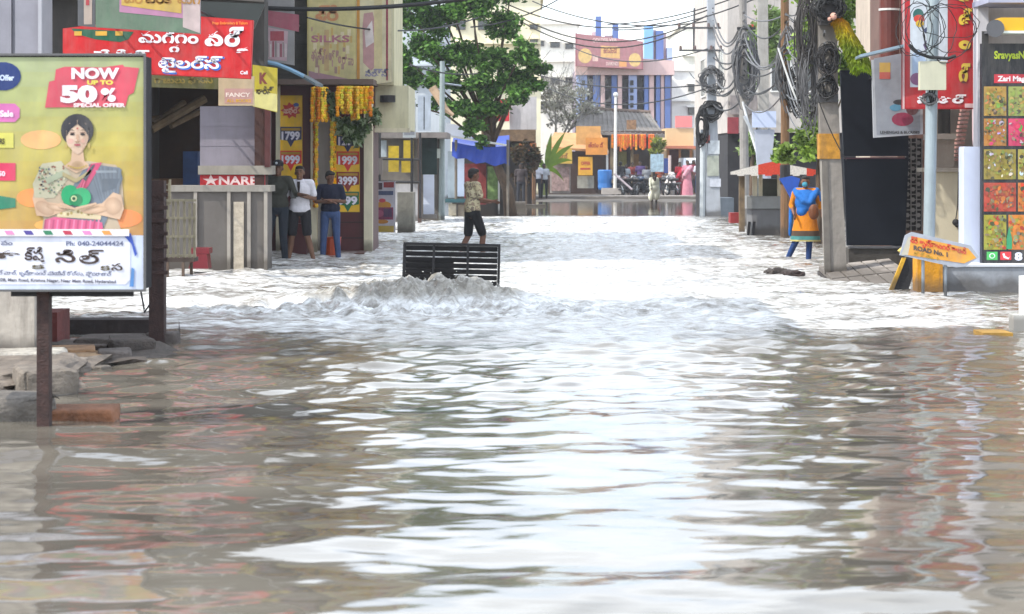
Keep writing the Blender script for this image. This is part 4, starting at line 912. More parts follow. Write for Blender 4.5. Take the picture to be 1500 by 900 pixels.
coil('cable_coil', 'small black coil below the clamp of the near concrete pole', P(1211, 128, Y-.12), .13, .16, 12, .009, cablem, 5)
# --- red cutting centre sign and neighbours
Y = 27.0
t = thing('shop_sign', 'tall red board with yellow vertical Telugu letters behind the steel pole', 'sign', P(1380, 160, Y))
MB().pbox(1322, -60, 1440, 160, Y, .08).build('panel', mat('#a5101c', .5, .08, 2), t)
m = MB(); m.rect(1326, -60, 1436, 158, Y, '#b0141f', 1); m.poly([(1322, -60), (1322, 160), (1325, 160), (1325, -60)], Y, '#c8a6a6', 1.2)
m.poly([(1333, -60), (1333, 128), (1360, 128), (1388, 90), (1388, -60)], Y, '#c3cbd4', 2)
m.oval(1345, 22, 8, 9, Y, '#1f5c56', 3); m.oval(1346, 28, 8, 6, Y, '#c03a2c', 3.2); m.oval(1347, 35, 6, 5, Y, '#c9a626', 3.3); m.poly([(1352, 66), (1360, 55), (1366, 70), (1358, 80)], Y, '#58456c', 3); m.oval(1343, 116, 10, 9, Y, '#7c4a74', 3.2)
m.poly([(1352, 44), (1360, 38), (1356, 50)], Y, '#25345c', 3.1); m.poly([(1336, 80), (1346, 72), (1362, 98), (1350, 124), (1336, 120)], Y, '#9fb4cf', 2.6)
for txt, y, h, w in (('డ్', 35, 18, 20), ('ం', 71, 17, 18), ('గ్', 118, 20, 17)):
    m.text(txt, 1405, y+1, h, Y, '#5e0b10', 3.4, w=w, bold=.08); m.text(txt, 1404, y, h, Y, '#d8b93e', 4, w=w, bold=.06)
m.text('డి', 1404, 2, 12, Y, '#d8b93e', 4, w=18, bold=.06)
m.text('సెంటర్', 1343, 151, 10, Y, '#efe6ea', 4, w=72, bold=.06); m.rect(1413, 152, 1432, 158, Y, '#d0aeb0', 3)
m.build('printed_face', PRINT, t)
MB().tube([P(1436, 60, Y+.08), P(1436, 60, Y+.08)+Vector((.1, 1.5, 0))], .02, 6).build('bracket', dark, t)
one('drain_pipe', 'pale pink drain pipe running down beside the red board', 'pipe', MB().tube([P(1427, -150, Y+.6), P(1427, 60, Y+.6), P(1428, 212, Y+.6)], .035, 8), mat('#c4a8ac', .6, .1, 3, dirt=.2), P(1428, 212, Y+.6))
# silver poster board
Y = 27.8
def art(m, Y):
    m.poly([(1280, 86), (1284, 198), (1348, 194), (1346, 74)], Y, '#8b9099', 2); m.rect(1288, 92, 1304, 112, Y, '#c4a04a', 3); m.rect(1288, 106, 1304, 116, Y, '#b5564c', 3.2)
    m.oval(1322, 175, 16, 10, Y, '#8a1f44', 3); m.oval(1312, 158, 9, 5, Y, '#4f88a4', 3.2); m.oval(1336, 160, 9, 9, Y, '#51242c', 3.3); m.oval(1318, 150, 10, 4, Y, '#2a2a30', 3.4); m.oval(1336, 120, 10, 12, Y, '#6a2c34', 3)
    m.text('LEHENGAS & BLOUSES', 1289, 196, 4, Y, '#26282e', 4, w=58, bold=.03)
board('poster_board', 'silver framed dress poster board hanging left of the red board', [(1277, 88), (1280, 202), (1352, 197), (1350, 74)], Y, .06, '#a9acb2', art, '#9fa2a8', brk=((1300, 110),), bd=2.5)
one('tin_awning', 'small tilted tin awning above the silver poster board', 'awning', MB().prism([P(1260, 84, 26.8), P(1324, 69, 26.8), P(1324, 65, 26.8), P(1260, 80, 26.8)], (.05, .7, .0)), mat('#8fa3b0', .4, .15, 5, metal=.4), P(1290, 84, 26.8))
for px, w, lb in ((1288, 29, 'thick red brown pipe column at the top right above the tin awning'), (1319, 9, 'thinner red brown pipe beside the thick one above the tin awning')):
    t = thing('pipe_column', lb, 'pipe', P(px+w/2, 75, 29))
    r_ = w/2/F*29; MB().tube([P(px+w/2, 205, 29.4), P(px+w/2, -120, 29.4)], r_, 16).build('pipe', mat('#5e2a22', .5, .15, 3), t)
    MB().tube([P(px+w/2, 16, 29.4), P(px+w/2, 13, 29.4)], r_*1.08, 16).build('band', whitep, t)
# corner house that the pipes belong to (fills behind gate)
t = thing('pipe_house', 'brown painted house behind the black gate panel and pipe columns', 'house', (6.2, 32, 0))
MB().bx(gx(1300, 31), gx(1352, 31), 30.2, 32.5, -.4, 8.4).build('wall', mat('#6a5048', .85, .15, 2, dirt=.3), t); add_window(t, 5.75, 6.05, 5.5, 6.6, 30.2, whitep, 0)
# --- galvanised pole with box and coils
Y = 26.0
t = thing('steel_pole', 'galvanised steel pole with a cream meter box in front of the red board', 'pole', P(1360, 345, Y))
MB().tube([P(1361, 420, Y), P(1361, 344, Y), P(1370, -150, Y)], [.075, .075, .078], 16).build('tube', mat('#97a3a8', .5, .1, 2, metal=.35, dirt=.2), t)
MB().pbox(1348, 90, 1386, 132, Y-.22, .13).build('meter_box', mat('#b9b7a0', .6, .05, 3, dirt=.15), t)
a = MB()
for k in range(3): a.tube([P(1362+k*4, 132, Y-.15), P(1361+k*3, 142, Y-.13), P(1364+k*2, 152, Y-.11)], .01, 5)
a.build('cable_entry', cablem, t)
coil('cable_coil', 'wide loop of thin black cable hanging around the steel pole before the red board', P(1383, 40, Y-.2), .41, .40, 4, .0055, cablem, 11, thick=.05)
coil('cable_coil', 'smaller loop of black cable left of the steel pole over the white picture', P(1350, 40, Y-.18), .27, .33, 5, .005, cablem, 12, thick=.05)
coil('cable_coil', 'knot of grey cable under the cream meter box', P(1362, 146, Y-.12), .10, .07, 9, .007, greycable, 13, thick=.06)
one('cable_bundle', 'thick sagging black cable bundle tied across the steel pole above the box', 'cable', MB().tube([P(1332, 66, Y-.2), P(1345, 78, Y-.2), P(1362, 84, Y-.2), P(1388, 86, Y-.2), P(1400, 82, Y-.2)], .022, 7), cablem, P(1362, 84, Y-.2))
# fuzzy green-yellow cloth sleeve
t = thing('dried_palm_garland', 'long shaggy yellow green garland leaning above the black gate', 'garland', P(1262, 102, 27.9)); Y = 27.9
pts = [(1222, 24), (1232, 34), (1240, 52), (1250, 70), (1258, 90), (1264, 103)]
cs = [hexc(x) for x in ('#c87818', '#c8a018', '#b0a81c', '#7f9420', '#8aa020', '#8fae24')]
V = MB(); g = random.Random(9)
for k in range(5200):
    u = g.random()*4.999; i = int(u); f = u-i; c0 = P(pts[i][0]*(1-f)+pts[i+1][0]*f, pts[i][1]*(1-f)+pts[i+1][1]*f, Y); w_ = .07+.07*min(u, 3)/3
    th = g.uniform(0, 6.28); d = Vector((math.cos(th), math.sin(th)*.8, .3*math.sin(th*2))); r0 = g.uniform(.3, 1)*w_; p = c0+d*r0
    q = (d*.6+Vector((.2, 0, -.8))).normalized()*g.uniform(.04, .08); s_ = q.cross(Vector((g.uniform(-1, 1), 1, .2))).normalized()*.011; t_ = g.uniform(.55, 1.2)
    V.col = tuple(x*t_ for x in [cs[i][j]*(1-f)+cs[min(i+1, 5)][j]*f for j in range(3)]); V.add([p-s_, p+s_, p+q], [(0, 1, 2)])
V.build('fringe', LEAF, t); MB().tube([P(x, y, Y) for x, y in pts], .03, 6).build('rope_core', mat('#6d7a24', .9, .2, 5), t)
one('cloth_tip', 'pale pink cloth knot at the top end of the shaggy garland', 'cloth', MB().ell(P(1221, 24, 27.8), (.05, .05, .05), 8, 6).ell(P(1215, 28, 27.8), (.03, .03, .03), 8, 6), mat('#c99a88', .9, .1, 9), P(1221, 24, 27.8))
# white standpipe on the right edge + plank
Y = 19.3
t = thing('white_standpipe', 'white painted gate post standing in the water at the right edge', 'post', P(1493, 500, Y))
MB().pbox(1485, 462, 1512, 500, Y, .2).build('base_block', mat('#d6d5d0', .8, .05, 3, dirt=.2), t)
MB().pbox(1497, 405, 1512, 461.6, Y+.03, .12).build('post', mat('#e0e0de', .8, .05, 3, dirt=.1), t)
t = thing('stone_plank', 'ochre topped stone ledge leading to the white post in the water', 'ledge', P(1460, 495, 19.2))
MB().pbox(1438, 496, 1484.5, 512, 18.9, .4).build('stone', mat('#8a857e', .9, .2, 4, .4, dirt=.3), t)
MB().pbox(1440, 488, 1484, 495.6, 18.92, .4).build('ochre_top', mat('#98742e', .9, .25, 5), t)
# stones in the flow
rock('stone_in_water', 'left rounded dark stone breaking the water near the concrete pole', 'stone', P(1139, 407, 28.9), (.36, .3, .26), .1, '#453e3a', 51, rough=.14)
rock('stone_in_water', 'right brownish stone breaking the water near the concrete pole', 'stone', P(1161, 408, 28.7), (.34, .3, .20), .3, '#382c2a', 52, rough=.14)
# --- snack cart under its canopy
Y = 45.
t = thing('street_cart', 'grey street food cart under a red and white canopy', 'cart', P(1130, 345, Y))
gr = mat('#6e6e70', .7, .1, 3, dirt=.25)
MB().pbox(1094, 288, 1150, 306, Y-.05, 1.2).build('counter', mat('#8a8c8c', .6, .12, 3, dirt=.2), t)
MB().pbox(1102, 306.3, 1150, 349, Y+.0, 1.1).build('front_panel', gr, t)
MB().pbox(1103, 256, 1109, 287.6, Y+.02, .08).build('cabinet_post', cream, t)
MB().pbox(1112, 262, 1142, 287.6, Y+.4, .5).build('glass_cabinet', mat('#3a4036', .3, .3, 3), t)
for x in (1112, 1139): MB().pbox(x, 256, x+5, 287.6, Y+.1, .08).build('cabinet_post', cream, t)
for x in (1083, 1203): MB().pbox(x, 254, x+8, 340, Y-.3, .12).build('canopy_post', mat('#75624a', .8, .3, 6, dirt=.3), t)
for x in (1098, 1105): MB().tube([P(x, 325, Y-.1), P(x-2, 345, Y-.1)], .03, 6).build('leg', dark, t)
a = MB(); X0, X1 = 1070, 1212; n_ = 14
def can(u, v):  # gable canopy, ridge along street
    px = X0+(X1-X0)*u; hgt = 1-abs(u-.42)/(.42 if u < .42 else .58); return P(px, 252-15*hgt+2.5*math.sin(v*3.1)*.5, Y-.6+v*2.2)
for i in range(n_):
    for j in range(4):
        r_ = i in (5, 6, 7, 10, 11) ; a.col = hexc('#c8402a' if r_ else '#d6d0c8'); u0, u1, v0, v1 = i/n_, (i+1)/n_, j/4, (j+1)/4
        a.quad(can(u0, v0), can(u1, v0), can(u1, v1), can(u0, v1))
for i in range(n_):
    r_ = i in (4, 5, 6, 7, 11, 12); a.col = hexc('#c8402a' if r_ else '#d6d0c8'); p0, p1 = can(i/n_, 0), can((i+1)/n_, 0); zb = gz(256+2*(i % 2), Y-.6)
    a.quad(Vector((p0.x, p0.y, zb)), Vector((p1.x, p1.y, zb)), p1, p0)
a.build('canopy', CLOTHP, t)
for c_, lb, px in (('#8e2a2c', 'red tray at the water edge under the street cart', 1082),): one('red_tray', lb, 'tray', MB().pbox(px-12, 312, px+8, 327, Y-.2, .4), mat(c_, .7, .2, 4), P(px, 327, Y))
one('blue_tarpaulin', 'bright blue plastic sheet hanging behind the woman under the canopy', 'tarpaulin', MB().prism([P(1141, 262, 42), P(1147, 270, 42), P(1163, 300, 42), P(1172, 262, 42), P(1160, 258, 42)], (0, .05, 0)), mat('#2354b8', .6, .15, 5), P(1155, 300, 42))
# --- wooden pole, grey poles, white notice board
Y = 43.4
t = thing('wooden_pole', 'brown wooden pole in front of the street cart', 'utility pole', P(1150, 350, Y))
MB().tube([P(1150, 356, Y), P(1150, 160, Y), P(1149, -200, Y)], [.10, .09, .085], 10).build('pole', mat('#7a5a3c', .85, .3, 3, .5, aniso=(6, 6, .6), dirt=.35), t)
MB().tube([P(1150, 270, Y), P(1150, 242, Y)], .11, 10).build('dark_wrap', dark, t)
Y = 52.
t = thing('grey_pole', 'slim weathered grey pole standing left of the street cart', 'utility pole', P(1090, 335, Y))
MB().tube([P(1091, 335, Y), P(1088, 0, Y), P(1086, -160, Y)], [.12, .10, .09], 10).build('pole', mat('#8c8884', .85, .2, 3, .4, dirt=.3), t)
MB().pbox(1080, 40, 1107, 43.5, Y-.1, .1).build('cross_arm', dark, t)
Y = 50.
t = thing('notice_board', 'blank white notice board on a forked pole above the street cart', 'notice board', P(1120, 320, Y))
MB().pbox(1102, 163, 1137, 187, Y, .05).build('panel', mat('#b9c4dc', .6, .04, 3), t)
MB().prism([P(1105, 190, Y+.06), P(1135, 190, Y+.06), P(1124, 300, Y+.06), P(1114, 300, Y+.06)], (0, .12, 0)).build('pole', mat('#a9aebb', .7, .08, 3), t)
for (a0, a1) in (((1090, 170), (1113, 215)), ((1112, 188), (1112, 340)), ((1127, 188), (1127, 340))): MB().tube([P(*a0, Y+.1), P(*a1, Y+.1)], .04, 7).build('strut', mat('#b0b4b8', .6, .1, 4), t)
# white utility pole with posters near the far end
Y = 63.
t = thing('white_utility_pole', 'pale utility pole with cross arms and pasted notices near the far road', 'utility pole', P(1043, 315, Y))
pm = mat('#a9adb4', .8, .12, 2, .3, dirt=.25)
MB().prism([P(1034, 318, Y), P(1056, 318, Y), P(1048, 100, Y), P(1046, -80, Y), P(1036, -80, Y), P(1037, 100, Y)], (0, .3, 0)).build('pole', pm, t)
MB().tube([P(1029, 318, Y+.05), P(1030, 190, Y+.05)], .09, 8).build('side_pipe', mat('#b5babd', .6, .1, 4), t)
for y, x0, x1 in ((41, 993, 1056), (74, 995, 1060)):
    o = MB().pbox(x0, y-1.3, x1, y+1.3, Y-.12, .1).build('cross_arm', mat('#4b4a4c', .6, .15, 4), t)
    for x in (x0+2, x0+23, x1-18, x1-4): MB().tube([P(x, y-1.4, Y-.07), P(x, y-7, Y-.07)], [.05, .035], 7).build('insulator', mat('#5f4a44', .3, .1, 5), o)
MB().tube([P(1016, 76, Y-.02), P(1017, 12, Y-.02)], .03, 6).build('strut', mat('#4b4a4c', .6, .15, 4), t)
for (x0, y0, x1, y1, c_) in ((1037, 206, 1054, 226, '#c9ced2'), (1036, 228, 1053, 258, '#a5a99c'), (1040, 262, 1056, 274, '#c5c8d2'), (1034, 198, 1040, 210, '#b86a64')): MB().pbox(x0, y0, x1, y1, Y-.03, .02).build('pasted_notice', mat(c_, .8, .15, 6, dirt=.2), t)
coil('cable_coil', 'round black cable coil high on the pale far utility pole', P(1041, 163, Y-.1), .32, .26, 24, .02, cablem, 21, thick=.1)
coil('cable_coil', 'loose upper cable coil on the pale far utility pole', P(1043, 118, Y-.1), .34, .36, 16, .014, greycable, 22, thick=.1)
coil('cable_coil', 'dark cable tangle on the left side of the pale far utility pole', P(1028, 185, Y-.1), .16, .5, 16, .02, cablem, 23, thick=.1)
coil('cable_coil', 'grey cable tangle on the brown wooden pole', P(1158, 100, 43.3), .26, .8, 22, .014, greycable, 24, thick=.2)
coil('cable_coil', 'lower dark cable tangle on the brown wooden pole', P(1166, 130, 43.2), .22, .45, 20, .014, cablem, 25, thick=.2)
coil('cable_coil', 'grey cable tangle on the slim weathered pole', P(1092, 100, 51.8), .3, .8, 20, .016, greycable, 26, thick=.2)
# second grey pole further back + street pole
Y = 58.
t = thing('grey_pole', 'concrete pole half hidden behind the blank white notice board', 'utility pole', P(1118, 320, Y))
MB().prism([P(1112, 325, Y), P(1128, 325, Y), P(1124, -100, Y), P(1110, -100, Y)], (0, .25, 0)).build('pole', mat('#9a9690', .85, .15, 3, .3, dirt=.3), t)
# buildings on the right behind the poles
t = thing('narrow_house', 'tall pale house with dark shop front behind the grey poles on the right', 'house', (7.5, 62, 0))
MB().bx(gx(1066, 66), gx(1066, 66)+5, 66, 78, 2.6, 12.2).build('wall', mat('#b9b2ac', .85, .1, 2, dirt=.3), t)
MB().bx(gx(1068, 66), gx(1066, 66)+5, 66.4, 78, -.3, 2.595).build('shop_front', mat('#1f1c20', .7, .3, 2), t)
MB().pbox(1100, 36, 1120, 60, 65.8, .15).build('red_sign', mat('#c0453e', .6, .1, 3), t)
MB().pbox(1066, 172, 1082, 196, 65.8, .15).build('red_box', mat('#8a3038', .6, .2, 3), t)
MB().pbox(1070, 140, 1120, 168, 65.85, .1).build('fascia', mat('#88807e', .7, .2, 3, dirt=.4), t)
for k in range(3):
    add_window(t, gx(1078, 66)+k*1.1, gx(1078, 66)+.7+k*1.1, 7.0, 8.2, 66, whitep, 0); add_window(t, gx(1078, 66)+k*1.1, gx(1078, 66)+.7+k*1.1, 3.9, 5.1, 66, whitep, 0)
    add_window(t, 67+k*3.2, 68.6+k*3.2, 4.0, 5.4, gx(1066, 66), whitep, 1, 'x', -1)
MB().bx(gx(1063, 66), gx(1066, 66)+5.2, 65.6, 78.2, 12.203, 12.4).build('roof_slab', concrete, t)
for x0, x1, y0, y1, c_, lb in ((1055, 1075, 290, 318, '#5f6872', 'grey concrete step at the foot of the dark shop front right of the pale pole'),): one('step', lb, 'step', MB().pbox(x0, y0, x1, y1, 64.5, 1.2), mat(c_, .85, .15, 3), P(x0, y1, 64.5))
# trees on the right
gl = ['#7d9a38', '#9ab850', '#62822c', '#adc870']
def tree(label, base, blobs, n, size, cols, r, seed, name='street_tree', group=None, lean=(0, 0)):
    t = thing(name, label, 'tree', base, group)
    leaf_cloud(blobs, n, size, cols, seed).build('crown', LEAF, t); limbs(base, blobs, r, seed, lean).build('trunk', bark, t); return t
def pb(lst, Y, dy=.8): return [(gx(x, Y+o), Y+o, gz(y, Y+o), rx/F*Y, rx/F*Y*dy, rz/F*Y) for x, y, rx, rz, o in lst]
tree('bright sunlit leafy tree behind the near concrete pole and wooden pole', (gx(1195, 40), 40, 0), pb([(1182, 205, 26, 30, 0), (1150, 228, 18, 14, .4), (1205, 170, 28, 30, .5), (1185, 60, 26, 40, 0), (1240, 20, 30, 34, .5), (1262, 70, 20, 34, .6), (1225, 100, 24, 30, 1), (1190, -40, 50, 40, 0), (1250, -90, 60, 45, 1)], 40), 11000, .075, gl, .07, 21)
tree('light green shrubby tree behind the blank notice board', (gx(1120, 56), 60, 0), pb([(1110, 215, 26, 20, 0), (1135, 235, 24, 14, 0), (1108, 80, 22, 36, .5), (1130, 40, 26, 40, .5), (1120, -40, 34, 40, 0)], 60), 6500, .10, ['#7f9a52', '#9ab470', '#6a8640', '#a9bd84'], .11, 22)
# ================================================================ FAR END OF THE STREET
# raised road beyond the flood
MB().add([(-60, 93, .045), (60, 93, .045), (60, 140, .06), (-60, 140, .06)], [(0, 1, 2, 3)]).build('far_road', mat('#8d8680', .9, .15, 1, .3, dirt=.2), None, kind='structure')
MB().bx(-14, 14.5, 90.6, 93.2, -.3, .16).build('kerb', mat('#a8a098', .85, .12, 2, .3, dirt=.2), None, kind='structure')
# big pink and blue building
Y = 118.
def K(px): return gx(px, Y)
t = thing('commercial_building', 'pink and blue column fronted building with a mauve hoarding at the far end', 'building', (6.5, 120, 0))
pk = mat('#d2b6b4', .8, .06, 1, dirt=.1); bl = mat('#5a72ac', .6, .08, 1); lbl = mat('#9fb0dc', .7, .06, 1)
MB().bx(K(846), K(986), Y+1, Y+12, 0, gz(97, Y)).build('wall', mat('#8d8290', .8, .12, 1, dirt=.2), t)
MB().prism([P(843, 110, Y), P(988, 110, Y), P(988, 89, Y), P(843, 80, Y)], (0, 1.5, 0)).build('parapet', pk, t)
for k, (a0, a1, m_) in enumerate(((845, 860, lbl), (869, 879, bl), (880, 886, pk), (896, 904, bl), (905, 911, pk), (921, 933, lbl), (944, 950, bl), (951, 958, pk), (961, 967, bl), (968, 973, pk), (974, 982, bl))):
    MB().pbox(a0, 110.2, a1, 280, Y+.15+.1*(k % 2), .8).build('column', m_, t)
for a0 in (852, 923):
    for j in range(5): MB().pbox(a0, 118+j*11, a0+5, 125+j*11, Y+.08, .05).build('window', glass, t)
for a0, a1 in ((861, 868), (887, 895), (912, 920), (934, 943)):
    for j in range(4): MB().pbox(a0, 116+j*17, a1, 129+j*17, Y+.9, .08).build('window', glass, t)
for (a0, a1, b0, m_) in ((873, 881, 24, bl), (898, 906, 34, bl), (944, 957, 38, mat('#7fb0e6', .5, .05, 1)), (961, 972, 45, bl), (977, 985, 70, lbl)):
    MB().pbox(a0, b0, a1, 88, Y+1.2, 1.0).build('roof_fin', m_, t)
for a0, a1, b0 in ((867, 873, 47), (886, 897, 52), (957, 961, 44), (972, 976, 48)): MB().pbox(a0, b0, a1, 88, Y+1.6, .6).build('roof_fin', pk, t)
def art(m, Y):
    m.poly([(845, 50), (940, 61), (940, 101), (845, 97)][::-1], Y, '#a9747a', 2)
    m.oval(857, 82, 10, 11, Y, '#d9b878', 3); m.rect(880, 67, 908, 84, Y, '#d9ae70', 3, 2); m.oval(930, 88, 9, 10, Y, '#d9b878', 3); m.rect(907, 90, 918, 98, Y, '#d99a60', 3)
    m.text('జ్యువెలర్స్', 884, 78, 7, Y, '#8c3c48', 4, w=20); m.text('GOLD', 868, 62, 6, Y, '#e0c4c0', 4, w=16, bold=.03); m.text('DIAMONDS', 888, 96, 5, Y, '#e0c4c0', 4, w=18, bold=.03); m.text('SILVER', 884, 61, 5, Y, '#e0c4c0', 4, w=20, bold=.03)
    m.rect(868, 82, 876, 90, Y, '#d9b8b0', 3)
board('hoarding', 'mauve jewellery hoarding with cream discs across the top of the pink and blue building', [(843, 49), (942, 61), (942, 102), (843, 97)][::-1], 117.4, .3, '#9c5a66', art, '#6a4a50', 'hoarding')
# pale apartment blocks
def block(label, px0, px1, ytop, Y, dep, col, wins, ledges=(), name='apartment_block'):
    t = thing(name, label, 'building', (gx((px0+px1)/2, Y), Y, 0)); MB().bx(gx(px0, Y), gx(px1, Y), Y, Y+dep, 0, gz(ytop, Y)).build('wall', mat(col, .85, .06, .6, dirt=.15), t)
    for (a0, b0, a1, b1) in wins:
        f = MB().pbox(a0, b0, a1, b1, Y-.08, .078).build('window', mat('#77756f', .7, .1, 2), t); MB().pbox(a0+1, b0+1, a1-1, b1-1, Y-.1, .018).build('pane', glass, f)
        MB().pbox(a0-1.5, b0-3, a1+1.5, b0-.8, Y-.5, .49).build('sunshade', mat(col, .85, .06, .6), t)
    for y in ledges: MB().pbox(px0, y, px1, y+2.5, Y-.3, .29).build('ledge', mat(col, .8, .1, 1), t)
    MB().bx(gx(px0, Y)-.2, gx(px1, Y)+.2, Y-.2, Y+dep+.2, gz(ytop, Y)+.003, gz(ytop, Y)+.35).build('roof_edge', mat(col, .8, .1, 1), t)
    return t
block('tall white apartment block left of the pink and blue building', 770, 846, 36, 128, 14, '#eeebe0', ((783, 60, 797, 68), (806, 62, 820, 70), (828, 64, 840, 72), (783, 112, 797, 122), (806, 114, 820, 124), (828, 114, 840, 124), (783, 150, 797, 160), (806, 150, 820, 160)), (88, 138))
block('cream block with dark windows seen through the gaps of the leafy tree', 655, 792, -6, 104, 10, '#e2dabc', ((668, 30, 682, 44), (700, 30, 714, 44), (735, 32, 747, 46), (776, 36, 788, 43), (776, 58, 788, 66), (735, 80, 747, 94), (700, 84, 714, 98), (668, 84, 682, 98), (700, 140, 714, 154)), (62, 118))
block('plain white building between the blue columns and the pale pole', 984, 1068, 104, 124, 12, '#f2f0ea', ((1008, 124, 1024, 134), (1040, 124, 1054, 134), (1008, 158, 1022, 168), (1040, 158, 1054, 168)), (146,))
block('hazy white building behind, its roof just above the plain white one', 1000, 1120, 40, 150, 14, '#eeeadc', ((1020, 60, 1034, 70), (1060, 60, 1074, 70), (1020, 88, 1034, 96)), (80,))
block('bluish house wall glimpsed behind the trunk of the leafy tree', 590, 652, 20, 88, 8, '#b7bec4', ((600, 60, 614, 78), (630, 60, 644, 78), (600, 110, 614, 128), (630, 110, 644, 128)), (94,))
# peach shop
Y = 112.
t = thing('peach_shop', 'small peach and pink shop with dark red doors right of the tiled roof', 'shop', (gx(1000, Y), Y, 0))
MB().pbox(976, 216, 1030, 285, Y+1, 4).build('wall', mat('#c9a77c', .8, .08, 1, dirt=.2), t); MB().pbox(976, 188, 1016, 216, Y, 4).build('upper_wall', mat('#d9b98c', .8, .06, 1), t)
MB().pbox(990, 170, 1014, 187, Y-.1, .5).build('pink_sign', mat('#d8807e', .6, .06, 1), t); MB().pbox(976, 214, 1022, 218, Y-.8, 1.6).build('ledge', mat('#b06a50', .8, .1, 1), t)
for a0, a1, c_ in ((980, 994, '#5c1d22'), (998, 1010, '#4a3a24'), (1016, 1026, '#b9b3b0')): MB().pbox(a0, 220, a1, 272, Y+.85, .13).build('door', mat(c_, .6, .1, 2), t)
for a0 in (994.5, 1011, 978): MB().pbox(a0, 219, a0+2.5, 280, Y+.3, .2).build('pillar', mat('#c98a54', .7, .1, 2), t)
# tiled roof pavilion with garlands
Y = 106.
t = thing('tiled_pavilion', 'open shop pavilion with sloping grey tiled roof and orange flower fringe', 'shop', (gx(900, Y), Y, 0))
rf = mat('#77726e', .9, .2, 2, .5, dirt=.3)
a = MB(); q = [P(842, 192, Y-1), P(974, 198, Y-1), P(952, 166, Y+3), P(850, 160, Y+3)]
a.prism(q, (0, 0, -.14)); a.build('roof', rf, t)
a = MB()
for k in range(17):
    f = (k+.5)/17; p0 = q[0].lerp(q[1], f); p1 = q[3].lerp(q[2], f); a.tube([p0+Vector((0, 0, .01)), p1+Vector((0, 0, .01))], .045, 5)
a.build('tile_ridges', rf, t); MB().tube([P(848, 159, Y+3), P(953, 165, Y+3)], .12, 7).build('roof_ridge', mat('#6a5a50', .9, .2, 3), t)
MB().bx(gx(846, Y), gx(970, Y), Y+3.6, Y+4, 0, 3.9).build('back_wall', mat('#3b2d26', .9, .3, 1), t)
MB().pbox(842, 192, 974, 199, Y-.9, .15).build('eave_board', mat('#4a3a34', .8, .2, 2), t)
for x in (862, 894, 924, 952): MB().pbox(x, 199, x+4, 283, Y-.6, .25).build('post', mat('#8a7a60', .8, .2, 2), t)
MB().pbox(918, 176, 932, 190, Y-.7, .08).build('emblem', mat('#8c6a4c', .8, .3, 9), t)
g = random.Random(4); a = MB()
for k in range(60):
    px = 896+g.random()*62; y = 199; c_ = hexc(g.choice(['#d0701c', '#c4541a', '#d98c2c', '#a8481c']))
    while y < 212+g.random()*9: a.col = tuple(v*g.uniform(.7, 1.3) for v in c_); a.ell(P(px, y, Y-1.1), .08, 5, 3); y += 2.4
a.build('marigold_garland', attr_mat_flower, None, loc=P(930, 199, Y), label='orange flower fringe hanging under the grey tiled roof', cat='garland')
for a0, a1, y0, y1, c_ in ((906, 918, 222, 262, '#8a8446'), (926, 936, 226, 262, '#7a5a30'), (866, 880, 226, 262, '#5a6a3c'), (884, 893, 230, 268, '#7c3a2c')):
    one('hanging_cloth', {'#8a8446': 'olive cloth length hanging inside the tiled pavilion', '#7a5a30': 'brown cloth length hanging inside the tiled pavilion', '#5a6a3c': 'dull green cloth hanging behind the flagpole', '#7c3a2c': 'dark red cloth hanging beside the flagpole'}[c_], 'cloth', MB().pbox(a0, y0, a1, y1, Y+1.4, .08), mat(c_, .9, .2, 5), P(a0, y1, Y+1.4))
# yellow and orange stalls on the left of the pavilion
Y = 100.
t = thing('market_stall', 'ochre roofed stall with orange and yellow boards left of the flagpole', 'stall', (gx(850, Y), Y, 0))
MB().prism([P(800, 214, Y-.5), P(892, 222, Y-.5), P(880, 196, Y+2), P(812, 194, Y+2)], (0, 0, -.1)).build('roof', mat('#b88a5c', .8, .15, 2), t)
MB().pbox(844, 185, 880, 212, Y-.7, .1).build('top_board', mat('#d09a58', .7, .12, 3), t); MB().pbox(858, 202, 890, 227, Y-.9, .1).build('orange_board', mat('#d28a3c', .7, .12, 3), t)
MB().pbox(803, 218, 838, 240, Y-.6, .1).build('yellow_board', mat('#c9a548', .7, .12, 3), t); MB().pbox(847, 230, 868, 257, Y-.8, .1).build('yellow_board', mat('#d9a02c', .7, .12, 3), t)
MB().pbox(806, 240, 836, 283, Y-.3, .6).build('counter', mat('#9a928c', .8, .2, 3), t); MB().pbox(808, 245, 834, 280, Y-.36, .05).build('poster', attr_mat('x', .8, .5, 3) and mat('#a58a84', .8, .35, 6), t)
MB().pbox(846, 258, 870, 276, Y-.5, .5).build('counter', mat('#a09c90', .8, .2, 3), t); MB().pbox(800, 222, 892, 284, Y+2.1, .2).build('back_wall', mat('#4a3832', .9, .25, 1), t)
MB().pbox(888, 220, 891, 284, Y-.6, .15).build('post', whitep, t)
m = MB(); m.text('OFFER', 851, 242, 5, Y-.8, '#b0301c', 2, w=14, bold=.04); m.rect(850, 246, 865, 249, Y-.8, '#b0301c', 2); m.text('జ్యూస్', 862, 216, 6, Y-.9, '#a8341c', 2, w=22, bold=.03); m.text('టీ స్టాల్', 808, 232, 6, Y-.6, '#8c4a1c', 2, w=24, bold=.03); m.build('lettering', PRINT, t)
one('blue_drum', 'blue plastic drum beside the stall at the flagpole foot', 'drum', MB().lathe(P(886, 278, 98), [(.3, 0), (.34, .1), (.32, .3), (.34, .5), (.34, .9), (.3, .95)], 14), mat('#2d6cb0', .5, .1, 3), P(886, 278, 98))
one('concrete_plinth', 'pale concrete base at the foot of the white flagpole', 'plinth', MB().pbox(882, 276, 910, 285, 97, 1.), mat('#b3aaa2', .85, .12, 3), P(896, 285, 97))
